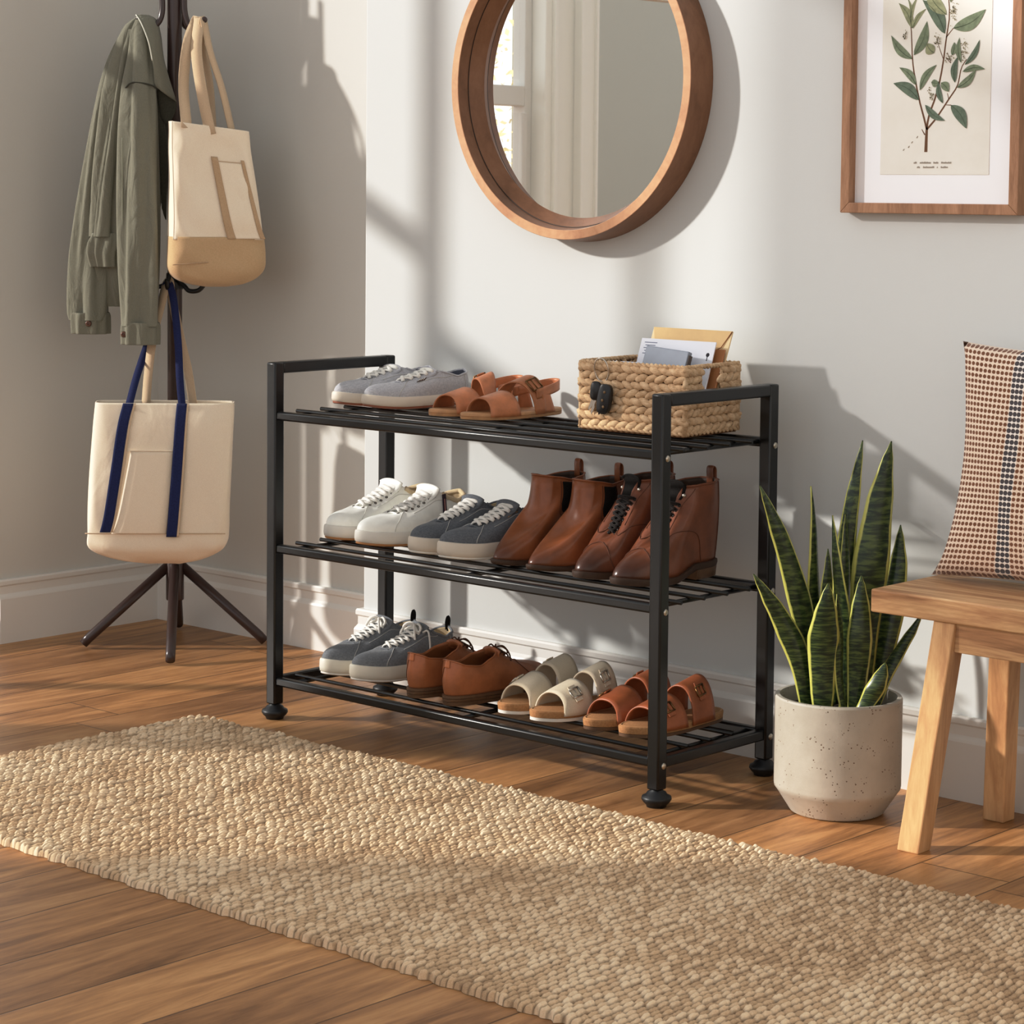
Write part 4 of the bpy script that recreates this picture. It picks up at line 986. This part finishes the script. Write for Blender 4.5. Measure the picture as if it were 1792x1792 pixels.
# bentwood style upper hooks
def hook(pts, r, name='hook', m=None, cap=True):
    b = MB(); P_ = catmull(pts, 40); b.tube(P_, r, 12)
    if cap: b.ball(P_[-1], (r * 1.04,) * 3, 12, 8)
    return b.build(name, m or M['stand'], cs)
hook([U(287, -90, -.012), U(286, -20, -.014), U(286, 22, -.016), U(278, 42, -.02), U(262, 48, -.025), U(247, 34, -.03)], .0068)
hook([U(324, -90, -.012), U(324, -20, -.014), U(325, 20, -.016), U(333, 44, -.02), U(345, 50, -.028), U(361, 35, -.036)], .0072)
hook([U(312, -90, .02), U(313, -20, .022), U(314, 20, .026), U(320, 42, .04), U(330, 44, .06), U(338, 30, .08)], .0068)
hook([U(310, 484, -.016), U(324, 494, -.022), U(334, 503, -.026), U(350, 502, -.032), U(360, 492, -.036), U(361, 484, -.038)], .0056, 'low_hook', M['stand_black'])
hook([U(303, 484, -.016), U(301, 496, -.034), U(300, 500, -.046), U(299, 494, -.058), U(299, 485, -.062)], .0056, 'low_hook', M['stand_black'])
hook([U(298, 484, -.010), U(288, 494, -.014), U(278, 496, -.016), U(272, 486, -.018)], .0056, 'low_hook', M['stand_black'])
MB().lathe([(.0195, 0), (.0205, .003), (.0205, .036), (.0195, .039)], 24, (0, 0, .862)).build('collar', M['stand_black'], cs)

# ------------------------------------------------------------------ olive jacket hanging from the left hook
OL = canvas('olive_cotton', srgb(140, 138, 123), srgb(126, 124, 110), 1300, .05, .2, wrinkle=.55)
OLD = canvas('olive_lining', srgb(78, 77, 66), srgb(64, 63, 54), 560, .06, .2)
# the jacket
ja = thing('olive_jacket', 'olive green cotton jacket hanging from the coat stand with sleeves down', 'jacket', SO)
def limb(name, secs, m, n=64, rows=110, folds=(), cap=False, parent=None, solid=0):
    """secs: (u, v, d, half width, half depth) along the hanging cloth; folds: (waves, depth, phase, drift)"""
    R = []
    S_ = catmull([(a, b, c * 1000, d, e) for a, b, c, d, e in secs], rows)
    for i, (u, v, d, a, b) in enumerate(S_):
        d /= 1000; ring = []; k = i / (rows - 1)
        for j in range(n):
            ph = 2 * PI * j / n; f = 0
            for w_, dp, p0, dr in folds: f += dp * math.sin(w_ * ph + p0 + dr * k) * (math.sin(PI * min(1, k * 3 + .15) / 1) ** 0 if False else 1)
            f *= 2.3 * min(1, .25 + 2.2 * k)
            sg = 1 + f
            cx, sy = math.cos(ph), math.sin(ph)
            ring.append(U(u + math.copysign(abs(cx) ** .85, cx) * a * sg, v, d + math.copysign(abs(sy) ** .85, sy) * b * sg))
        R.append(ring)
    return MB().rings(R, True, cap, cap).build(name, m, parent or ja, solid=solid)
# body of the jacket, behind the sleeves
limb('body', [(247, 30, .0, 9, .012), (242, 48, .0, 24, .030), (238, 90, .002, 36, .040), (234, 150, .004, 45, .048), (230, 230, .008, 50, .052), (224, 320, .012, 52, .052), (216, 400, .010, 46, .046), (209, 450, .006, 38, .040), (206, 500, .004, 26, .032), (207, 532, .004, 16, .022)], OL, folds=((5, .07, .3, 2.0), (9, .035, 1.0, -3), (3, .05, 2, 1)))
limb('hem_band', [(193, 404, -.028, 28, .020), (191, 420, -.028, 31, .022), (188, 440, -.028, 29, .022), (190, 462, -.026, 26, .020)], OL, rows=40, folds=((12, .045, 0, .6), (5, .05, 1, 1)))
limb('front_panel', [(236, 52, -.022, 12, .012), (224, 100, -.026, 17, .016), (215, 160, -.028, 16, .018), (206, 240, -.030, 19, .020), (197, 320, -.030, 23, .022), (193, 380, -.030, 25, .022), (192, 410, -.030, 26, .022)], OL, folds=((4, .12, .5, 2.5), (7, .06, 1.5, -2), (11, .03, 0, 4)))
def sleeve(secs, cuff, btn, folds, ph):
    s = limb('sleeve', secs, OL, folds=folds)
    c = limb('cuff', cuff, OL, rows=24, folds=((9, .03, ph, .4),), parent=s, solid=.0015)
    b = MB(); p = U(*btn); R3 = EY.to_track_quat('Z', 'Y').to_matrix()
    b.ball(p, (.0075, .0075, .0030), 16, 8, R3); bo = b.build('button', simple('horn_button', srgb(92, 58, 44), .35), s)
    t_ = MB(); t_.tube([p - EY * .001 + EX * (math.cos(a) * .0048) + Vector((0, 0, math.sin(a) * .0048)) - EY * .0018 for a in np.linspace(0, 2 * PI, 14)[:-1]], .0009, 5, closed=True); t_.build('button_rim', simple('horn_rim', srgb(130, 92, 72), .4), s)
    return s
sleeve([(226, 50, .008, 12, .016), (212, 92, .010, 20, .024), (197, 140, .012, 22, .028), (184, 200, .014, 22, .030), (174, 270, .014, 23, .032), (165, 350, .012, 25, .034), (159, 430, .008, 28, .036), (158, 490, .004, 30, .037), (158, 540, .002, 31.5, .037), (158, 556, .002, 31.5, .037)],
       [(158, 543, .002, 32.5, .0385), (158, 549, .002, 33, .039), (158.5, 565, .002, 33, .039), (159, 580, .002, 32.5, .0385)], (160, 561, -.0385), ((3, .07, 1.2, 3.5), (5, .05, .2, -4), (8, .03, 2, 6)), .4)
sleeve([(252, 36, -.034, 10, .014), (252, 60, -.040, 18, .020), (254, 104, -.052, 24, .026), (254, 150, -.062, 28, .030), (254, 220, -.072, 30, .033), (255, 300, -.080, 31, .034), (256, 380, -.084, 32, .035), (256, 460, -.086, 32, .036), (256, 530, -.086, 31, .035), (256, 562, -.086, 31, .035)],
       [(256, 556, -.086, 32, .036), (256, 563, -.086, 32.5, .0365), (256, 578, -.086, 32.5, .0365), (256, 594, -.086, 32, .036)], (230, 576, -.112), ((3, .06, .2, -3), (5, .055, 1.9, 4.0), (9, .022, .5, -6)), 1.3)
# shoulder seam and sleeve seams
b = MB(); b.tube(catmull([U(226, 158, -.070), U(240, 147, -.091), (U(256, 146, -.0955)), U(276, 150, -.088), U(284, 156, -.072)], 24), .0022, 6); b.build('shoulder_seam', OLD, ja)
b = MB(); b.tube([U(227, v, -.100) for v in range(240, 560, 6)], .0012, 6); b.build('sleeve_seam', simple('olive_thread', srgb(150, 150, 132), .9), ja)
# collar: a folded flap with a pale edge falling to the right of the hook
def sheet(name, L, R_, m, parent, solid=.0025, n=30, k=9, belly=.012):
    A = catmull([(U(*p).x, U(*p).y, U(*p).z) for p in L], n); B_ = catmull([(U(*p).x, U(*p).y, U(*p).z) for p in R_], n); b = MB()
    b.rings([[Vector(A[i]).lerp(Vector(B_[i]), j / (k - 1)) - EY * (belly * math.sin(PI * j / (k - 1))) for j in range(k)] for i in range(n)], closed=False)
    return b.build(name, m, parent, solid=solid, off=0)
co_ = sheet('collar', [(244, 28, -.040), (256, 44, -.064), (270, 76, -.080), (277, 108, -.084), (279, 150, -.078)], [(262, 27, -.010), (276, 36, -.012), (284, 62, -.020), (292, 108, -.036), (313, 176, -.044)], OL, ja)
b = MB(); b.tube([Vector(p) for p in catmull([tuple(U(*p)) for p in [(244, 28, -.042), (256, 44, -.067), (270, 76, -.083), (277, 108, -.087)]], 24)], .0016, 6); b.build('collar_edge', simple('pale_piping', srgb(214, 212, 200), .8), co_)
sheet('lapel', [(281, 150, -.060), (284, 176, -.052), (287, 200, -.046), (294, 213, -.044)], [(312, 170, -.042), (313, 184, -.040), (308, 200, -.038), (302, 211, -.040)], OLD, ja, belly=.004)
sheet('facing', [(280, 150, -.046), (284, 260, -.044), (288, 360, -.040)], [(292, 190, -.034), (296, 280, -.030), (294, 380, -.030)], OLD, ja, belly=.004)

# ------------------------------------------------------------------ canvas totes
CV = canvas('natural_canvas', srgb(246, 234, 216), srgb(236, 222, 202), 1500, .03, .2, wrinkle=.22, wscale=(14, 14, 8))
CV2 = canvas('natural_canvas_strap', srgb(218, 196, 168), srgb(204, 180, 152), 1500, .03, .2)
SUE = canvas('tan_suede', srgb(208, 180, 144), srgb(196, 167, 130), 900, .12, .2)
SUES = canvas('tan_suede_band', srgb(202, 174, 142), srgb(188, 160, 128), 900, .06, .2)
NVY = M['navy']
def bag(parent, secs, m, name, rows=60, n=80, wr=.0016, rot=0, cap_low=True, solid=.0025, ridge=0, p=.42, seed=0, shear=0):
    """boxy soft bag from (u, v, d, half width, half depth, turn): rounded-rectangle rings from the mouth down"""
    R = []; S_ = catmull([(a, b, c * 1000, d, e * 1000, f) for a, b, c, d, e, f in secs], rows); fn = []
    for i, (u, v, d, a, b_, tr) in enumerate(S_):
        d /= 1000; b_ /= 1000; ring = []; k = i / (rows - 1)
        for j in range(n):
            ph = 2 * PI * j / n; c, s_ = math.cos(ph), math.sin(ph)
            x = math.copysign(abs(c) ** p, c) * a * G; y = math.copysign(abs(s_) ** p, s_) * b_
            w_ = wr * (math.sin(5 * ph + 6 * k + seed) + .8 * math.sin(11 * k + 3 * ph + 2 * seed) + .5 * math.sin(17 * k - 7 * ph)) * min(1, 6 * k + .2)
            x, y = x * (1 + w_ * 4) - 0, y + w_ * (1 if s_ < 0 else -1)
            xr, yr = x * math.cos(tr) - y * math.sin(tr), x * math.sin(tr) + y * math.cos(tr)
            ring.append(U(u, v + shear * (1 - k) * x / (a * G), d) + EX * xr + EY * yr)
        R.append(ring)
    o = MB().rings(R, True, False, cap_low).build(name, m, parent, solid=solid)
    def at(x, k, off=.002):
        """point on the front face: x in -1..1, k row fraction"""
        q_ = max(0, min(1, k)) * (rows - 1); i_ = min(rows - 2, int(q_)); u, v, d, a, b_, tr = S_[i_] + (S_[i_ + 1] - S_[i_]) * (q_ - i_); d /= 1000; b_ /= 1000
        X, Y = x * a * G, -b_ - off; ph = -PI / 2
        w_ = wr * (math.sin(5 * ph + 6 * k + seed) + .8 * math.sin(11 * k + 3 * ph + 2 * seed) + .5 * math.sin(17 * k - 7 * ph)) * min(1, 6 * k + .2); Y += w_
        return U(u, v + shear * (1 - k) * x, d) + EX * (X * math.cos(tr) - Y * math.sin(tr)) + EY * (X * math.sin(tr) + Y * math.cos(tr))
    return o, at
def ribbon(name, pts, wid, m, parent, side=None, n=40, solid=.002):
    P_ = [Vector(p) for p in catmull([tuple(p) for p in pts], n)]; b = MB(); L, R_ = [], []
    for i, p in enumerate(P_):
        t_ = (P_[min(n - 1, i + 1)] - P_[max(0, i - 1)]).normalized()
        s_ = side(i / (n - 1)) if callable(side) else (side or EX)
        s_ = (s_ - t_ * s_.dot(t_)).normalized(); L.append(p - s_ * wid / 2); R_.append(p + s_ * wid / 2)
    b.rings([L, [a.lerp(c, .5) for a, c in zip(L, R_)], R_], closed=False); return b.build(name, m, parent, solid=solid, off=0)
def facestrip(name, at, xs, ks, m, parent, off=.003, n=30, solid=.0015, wid=None):
    """strip lying on a bag face between two edge lines xs=(x0,x1) at rows ks=(k0,k1); xs may be pairs for top and bottom"""
    b = MB(); b.grid(lambda a, c: at(lerp(lerp(xs[0][0], xs[0][1], a), lerp(xs[1][0], xs[1][1], a), c), lerp(ks[0], ks[1], a), off), n, 6)
    return b.build(name, m, parent, solid=solid, off=0)
# upper tote with tan base
t1 = thing('canvas_tote', 'natural canvas tote with tan suede base and bands, hanging on the upper hook', 'tote bag', SO)
TR = .30
up = [(367, 219, -.085, 68, .036, TR), (369, 260, -.085, 70, .040, TR), (374, 320, -.088, 74, .048, TR), (378, 380, -.090, 78, .054, TR), (380, 412, -.091, 80.5, .057, TR)]
up = [(a + 6, b, c, d, e, f) for a, b, c, d, e, f in up]
_, at1 = bag(t1, up, CV, 'body', cap_low=False, seed=1.0, shear=8, wr=.0022)
lo = [(380, 409, -.091, 81.2, .0578, TR), (381, 440, -.092, 83, .059, TR), (380, 464, -.092, 82, .056, TR), (379, 480, -.092, 70, .048, TR), (379, 490, -.092, 48, .034, TR), (380, 495, -.092, 20, .014, TR)]
lo = [(a + 6, b - 2, c, d, e, f) for a, b, c, d, e, f in lo]
_, at1b = bag(t1, lo, SUE, 'base', rows=40, seed=2.0, p=.5)
facestrip('suede_band', at1, ((-.06, .16), (.10, .34)), (.30, .99), SUES, t1)
facestrip('suede_band', at1, ((.66, .86), (.74, .97)), (.31, .99), SUES, t1)
facestrip('pocket', at1, ((.05, .25), (.70, .90)), (.33, .985), CV, t1, .0022)
b = MB(); b.tube([at1(lerp(.05, .25, 0) + (.65) * c, .33, .003) for c in np.linspace(0, 1, 16)], .0012, 6); b.build('pocket_hem', CV2, t1)
b = MB(); b.tube([at1(-.985, k, .0005) for k in np.linspace(0, 1, 40)], .0016, 6); b.build('side_seam', CV, t1)
b = MB(); b.tube([at1b(x, .28 - .05 * x, .0012) for x in np.linspace(-.98, -.25, 18)], .0012, 6); b.build('base_seam', SUES, t1)
hk = U(352, 43, -.034)
ribbon('handle', [at1(-.62, .0, .0) + Vector((0, 0, -.012)), U(331, 150, -.095), U(336, 80, -.075), hk + Vector((-.012, 0, .006)), hk + Vector((0, 0, .012)), U(352, 90, -.085), U(364, 160, -.115), at1(-.02, .0, .001) + Vector((0, 0, -.02))], .026, CV2, t1, side=lambda k: (EX * 1 + EY * (.6 if k < .5 else -.15)))
ribbon('handle', [U(376, 232, -.03), U(371, 150, -.035), U(361, 90, -.036), hk + Vector((.004, 0, .014)) + EX * .006, U(372, 90, -.05), U(392, 150, -.055), U(408, 215, -.06), U(411, 232, -.058)], .024, CV2, t1, side=lambda k: (EX * .55 + EY * .85))
# lower tote with navy straps
t2 = thing('striped_tote', 'natural canvas tote with navy strap bands, hanging low on the coat stand', 'tote bag', SO)
TQ = .06
lowb = [(296, 692, -.100, 124, .040, TQ), (294, 740, -.104, 125, .050, TQ), (290, 820, -.108, 126, .060, TQ), (286, 890, -.110, 126, .066, TQ), (284, 922, -.110, 125.5, .068, TQ), (283, 944, -.110, 124, .068, TQ), (284, 958, -.110, 108, .060, TQ), (288, 970, -.110, 76, .046, TQ), (296, 978, -.110, 34, .02, TQ)]
lowb = [(a + 4, b - 8 * (b > 720), c, d * .955, e, f) for a, b, c, d, e, f in lowb]
_, at2 = bag(t2, lowb, CV, 'body', rows=80, n=96, seed=4.0, wr=.002, p=.40)
kb = .60
def kv(v):      # row fraction for a height on the grid
    vs = [q[1] for q in catmull(lowb, 80)]; return min(range(80), key=lambda i: abs(vs[i] - v)) / 79
facestrip('navy_band', at2, ((-.58, -.78), (-.43, -.63)), (0, kv(910)), NVY, t2, .0070)
facestrip('navy_band', at2, ((.19, .16), (.335, .305)), (0, kv(918)), NVY, t2, .0070)
facestrip('band_edge', at2, ((-.425, -.625), (-.395, -.595)), (0, kv(910)), CV2, t2, .0066)
facestrip('band_edge', at2, ((.335, .305), (.365, .335)), (0, kv(918)), CV2, t2, .0066)
facestrip('pocket', at2, ((-.42, -.62), (.18, .15)), (kv(770), kv(912)), CV, t2, .0045)
b = MB(); b.tube([at2(x, kv(770), .0058) for x in np.linspace(-.47, .18, 20)], .0012, 6); b.build('pocket_hem', CV, t2)
b = MB(); b.tube([at2(x, kv(914), .0012) for x in np.linspace(-.99, .99, 50)], .0014, 6); b.build('base_seam', CV2, t2)
h2 = U(300, 492, -.050)
A1, A2 = at2(-.505, 0, .004) + Vector((0, 0, -.01)), at2(.265, 0, .004) + Vector((0, 0, -.01))
ribbon('navy_strap', [A1, U(249, 655, -.100), U(257, 618, -.060), U(265, 585, -.030), U(286, 520, -.036), h2 + Vector((0, 0, .006)), U(311, 520, -.066), U(322, 590, -.100), U(328, 650, -.130), A2], .0175, NVY, t2, side=lambda k: EX + EY * .1, n=80)
B1, B2 = U(263, 700, -.07), U(345, 702, -.07)
ribbon('inner_strap', [B1, U(268, 640, -.072), U(276, 580, -.068), U(290, 520, -.058), h2 + Vector((0, 0, .010)) + EY * .004, U(308, 520, -.058), U(324, 590, -.066), U(336, 640, -.070), B2], .023, CV2, t2, side=lambda k: EX * .9 - EY * .4, n=60)

# ------------------------------------------------------------------ woven basket
bk = thing('woven_basket', 'chunky woven water hyacinth basket on the right of the top shelf', 'basket', (-.205, .246, ZS['top'] + .001), math.radians(3))
BW_, BD_, BH = .240, .172, .134
def straw():
    t = NT('water_hyacinth'); v = t.coord(); n = t.noise(v, 55, 4); f = t.noise(t.coord((.4, .4, 2.5)), 330, 3)
    q_ = t.math('ADD', t.math('MULTIPLY', n, .6), t.math('MULTIPLY', f, .4))
    t.inp('Base Color', t.ramp(q_, [(.32, srgb(164, 130, 98)), (.48, srgb(206, 176, 140)), (.66, srgb(230, 206, 174))])); t.inp('Roughness', .7); t.inp('Specular IOR Level', .3); t.bump(f, .4, .0012); return t.m
STR = straw(); DK = simple('basket_core', srgb(92, 62, 36), .9)
rows = 8; rh = (BH - .012) / rows
def wall(p0, p1, nrm, hole=None):
    """rows of plaited puffs between two bottom corners"""
    p0, p1, nrm = Vector(p0), Vector(p1), Vector(nrm); d = (p1 - p0); L = d.length; d = d / L; b = MB(); step = .0215; n = int(round(L / step))
    for r in range(rows):
        for k in range(n + (r % 2)):
            x = (k + .5 - .5 * (r % 2)) * L / n; x = min(max(x, .006), L - .006); z = .008 + (r + .5) * rh
            if hole and hole[0] < x < hole[1] and hole[2] < z: continue
            tilt = (.34 if r % 2 == 0 else -.34) + rnd.uniform(-.12, .12)
            ax = Matrix((d, nrm, Vector((0, 0, 1)))).transposed(); rot = ax @ Matrix.Rotation(-tilt, 3, 'Y')
            b.ball(p0 + d * x + nrm * rnd.uniform(.0005, .002) + Vector((0, 0, z)), (L / n * .78 * rnd.uniform(.92, 1.1), .0062 * rnd.uniform(.9, 1.1), rh * .50 * rnd.uniform(.9, 1.06)), 10, 6, rot)
    return b
hx, hy = BW_ / 2, BD_ / 2
hole = (.050, .118, BH * .56)
wall((-hx, -hy, 0), (hx, -hy, 0), (0, -1, 0)).build('front_weave', STR, bk); wall((hx, hy, 0), (-hx, hy, 0), (0, 1, 0)).build('back_weave', STR, bk)
wall((hx, -hy, 0), (hx, hy, 0), (1, 0, 0), hole).build('side_weave', STR, bk); wall((-hx, hy, 0), (-hx, -hy, 0), (-1, 0, 0), hole).build('side_weave', STR, bk)
c = MB()
for y in (-hy + .002, hy - .002): c.box((0, y, BH / 2), (BW_ - .004, .003, BH - .012))
for x in (-hx + .002, hx - .002):
    y0 = -hy; c.box((x, -hy + hole[0] / 2, BH / 2), (.003, hole[0] - .004, BH - .012)); c.box((x, hy - (BD_ - hole[1]) / 2, BH / 2), (.003, BD_ - hole[1] - .004, BH - .012)); c.box((x, (-hy + (hole[0] + hole[1]) / 2), hole[2] / 2), (.003, hole[1] - hole[0] + .01, hole[2] - .008))
c.box((0, 0, .004), (BW_ - .002, BD_ - .002, .006)); c.build('core', DK, bk, smooth=False)
def rope(pts, r, tw=.010, closed=False, name='rim', m=None):
    """two-strand twisted edge"""
    b = MB(); P_ = [Vector(p) for p in pts]; n = len(P_); dist = 0; S1, S2 = [], []
    for i, p in enumerate(P_):
        if i: dist += (p - P_[i - 1]).length
        t_ = (P_[(i + 1) % n] - P_[i - 1] if closed or 0 < i < n - 1 else (P_[min(n - 1, i + 1)] - P_[max(0, i - 1)])).normalized(); u = t_.cross(Vector((0, 0, 1)))
        u = u.normalized() if u.length > .1 else Vector((1, 0, 0)); w_ = t_.cross(u); a = dist / tw * PI
        S1.append(p + (u * math.cos(a) + w_ * math.sin(a)) * r * .55); S2.append(p - (u * math.cos(a) + w_ * math.sin(a)) * r * .55)
    b.tube(S1, r * .75, 7, closed=closed).tube(S2, r * .75, 7, closed=closed); return b.build(name, m or STR, bk)
def rect_path(z, e, step=.004, rad=.008):
    o = []; X, Y = hx + e, hy + e
    for (ax, ay), (bx_, by_) in (((-X, -Y), (X, -Y)), ((X, -Y), (X, Y)), ((X, Y), (-X, Y)), ((-X, Y), (-X, -Y))):
        n = int(math.hypot(bx_ - ax, by_ - ay) / step); o += [(lerp(ax, bx_, k / n), lerp(ay, by_, k / n), z) for k in range(n)]
    return o
rope(rect_path(BH - .003, .001), .0042, closed=True); rope(rect_path(.0085, .001), .0045, .013, closed=True, name='foot_rim')
for x, y in ((-hx, -hy), (hx, -hy), (hx, hy), (-hx, hy)): MB().tube([(x * 1.005, y * 1.005, .004), (x * 1.005, y * 1.005, BH - .004)], .0052, 10).build('corner_post', STR, bk)
y0, y1 = -hy + hole[0], -hy + hole[1]
for x in (hx, -hx): rope([(x, y0, BH - .006)] + [(x, y0, z) for z in np.linspace(BH - .01, hole[2], 12)] + [(x, y, hole[2]) for y in np.linspace(y0, y1, 16)] + [(x, y1, z) for z in np.linspace(hole[2], BH - .008, 12)], .0028, .008, name='handle_edge')

# ------------------------------------------------------------------ post in the basket
def sheet_of(name, label, cat, c, wd, ht, m, lean, rz, roll=0, th=.0012, group=None, bevel=0):
    o = thing(name, label, cat, c, 0, group); o.rotation_mode = 'XYZ'; o.rotation_euler = (-lean, roll, rz)
    MB().box((0, 0, ht / 2), (wd, th, ht)).build('sheet', m, o, smooth=False, bevel=bevel); return o
KR = simple('kraft_paper', srgb(238, 214, 174), .75, var=.05, vscale=12)
KR2 = simple('kraft_flap', srgb(222, 190, 144), .75, var=.05)
WP = simple('white_paper', srgb(232, 233, 240), .8)
zB = ZS['top'] + .012
en = sheet_of('kraft_envelope', 'tan kraft envelope standing behind the letters in the basket', 'envelope', (-.186, .250, zB), .188, .196, KR, .40, .02, .0, .003)
MB().add([(-.094, -.0021, .196), (.094, -.0021, .196), (.076, -.0024, .150), (-.076, -.0024, .150)], [(0, 1, 2, 3)]).build('flap', KR2, en, smooth=False, solid=.0008, off=0)
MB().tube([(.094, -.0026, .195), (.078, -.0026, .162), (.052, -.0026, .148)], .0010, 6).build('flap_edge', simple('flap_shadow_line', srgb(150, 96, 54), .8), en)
le = sheet_of('letter', 'white printed letter with a dark logo dot, in front of the envelope', 'letter', (-.192, .230, zB), .176, .172, WP, .36, .03, .0, .0022)
lb = MB()
for k in range(5): lb.box((-.064, -.0013, .164 - k * .0055), (.030 - .006 * (k % 2), .0003, .0016))
lb.build('printed_lines', simple('grey_ink', srgb(140, 144, 160), .8), le, smooth=False)
MB().ball((.075, -.0010, .146), (.0042, .0006, .0042), 14, 6).build('printed_dot', simple('dark_ink', srgb(48, 44, 50), .8), le)
MB().box((.075, -.0013, .138), (.0016, .0003, .008)).build('printed_stem', simple('dark_ink_line', srgb(60, 54, 58), .8), le, smooth=False)
MB().box((.025, -.0014, .062), (.110, .0004, .030)).build('printed_picture', simple('blue_print', srgb(136, 160, 172), .8), le, smooth=False)
l2 = sheet_of('brown_folder', 'narrow brown card folder behind the letter in the basket', 'folder', (-.108, .244, zB), .034, .158, simple('brown_card', srgb(176, 118, 72), .7), .38, .02, .0, .003)
nb = sheet_of('grey_notebook', 'grey notebook tilted in front of the white letter in the basket', 'notebook', (-.196, .208, zB + .003), .102, .150, simple('grey_cover', srgb(150, 156, 168), .45, var=.05), .30, .02, .07, .012, bevel=.002)
MB().box((.0525, 0, .073), (.002, .010, .140)).build('page_edge', simple('page_edges', srgb(96, 84, 78), .7), nb, smooth=False)
l3 = sheet_of('folded_note', 'small folded white note lying low at the basket left end', 'note', (-.268, .236, ZS['top'] + .108), .060, .024, WP, .5, .1, 0, .002)

# ------------------------------------------------------------------ keys hooked over the basket rim
ky = thing('key_bunch', 'bunch of keys with black car fob hanging on the basket front', 'keys', (-.268, .158, ZS['top'] + BH + .001), math.radians(3))
KS = simple('key_steel', srgb(206, 200, 192), .25, metal=.95); KB = simple('fob_black', srgb(20, 19, 21), .35)
rg = MB(); rg.tube([(math.cos(a) * .0165, -.0075 - .004 * math.sin(a) - .002, -.016 + math.sin(a) * .0225) for a in np.linspace(0, 2 * PI, 41)[:-1]], .0013, 8, closed=True); rg.build('ring', KS, ky)
def fob(c, w_, h_, th, rot, m, name):
    b = MB(); R = []
    for y, k in ((-th / 2, .82), (-th / 2 + .002, 1), (th / 2 - .002, 1), (th / 2, .85)):
        R.append([(math.copysign(abs(math.cos(a)) ** .62, math.cos(a)) * w_ * k, y, math.copysign(abs(math.sin(a)) ** .62, math.sin(a)) * h_ * k * (1)) for a in np.linspace(0, 2 * PI, 37)[:-1]])
    b.rings(R, True, True, True); o = b.build(name, m, ky, angle=60); o.location = c; o.rotation_euler = rot; return o
fo = fob((.016, -.020, -.070), .0145, .0285, .012, (0, .16, .1), KB, 'car_fob')
bt = MB(); [bt.ball((x, -.0065, z), (.0028, .0012, .0028), 10, 6) for x, z in ((.001, .014), (-.001, -.002), (.003, -.014))]; bt.build('fob_buttons', simple('fob_marks', srgb(120, 92, 60), .5), fo)
f2 = fob((-.010, -.014, -.056), .011, .018, .006, (0, .1, .2), KB, 'key_head')
def key(a, L, name='key'):
    d = Vector((math.sin(a), 0, -math.cos(a))); s_ = Vector((d.z, 0, -d.x)); o = Vector((-.004, -.012, -.044)); b = MB()
    b.tube([o, o + d * .008], [.004, .006], 8, flat=.25, up=(0, 1, 0)); poly = [o + d * .006 + s_ * .0034, o + d * L + s_ * .0032, o + d * (L + .004), o + d * L - s_ * .001]
    for k in range(6): poly.append(o + d * (L - (k + .5) * L / 8) - s_ * (.0034 if k % 2 else .0016))
    poly.append(o + d * .006 - s_ * .0034); b.rings([[p - Vector((0, .0009, 0)) for p in poly], [p + Vector((0, .0009, 0)) for p in poly]], True, True, True); return b.build(name, KS, ky, smooth=False)
key(-.42, .052); key(-.28, .056)
b = MB()
for k in range(16):
    x = rnd.uniform(-.004, .004); b.tube([(.002 + x * .4, -.0125 + rnd.uniform(-.003, .003), -.046), (.003 + x, -.013 + rnd.uniform(-.003, .003), -.075), (.002 + x * 1.4, -.012, -.098 + rnd.uniform(-.003, .003))], .0011, 5)
b.build('tassel', simple('black_cord', srgb(36, 30, 30), .7), ky)
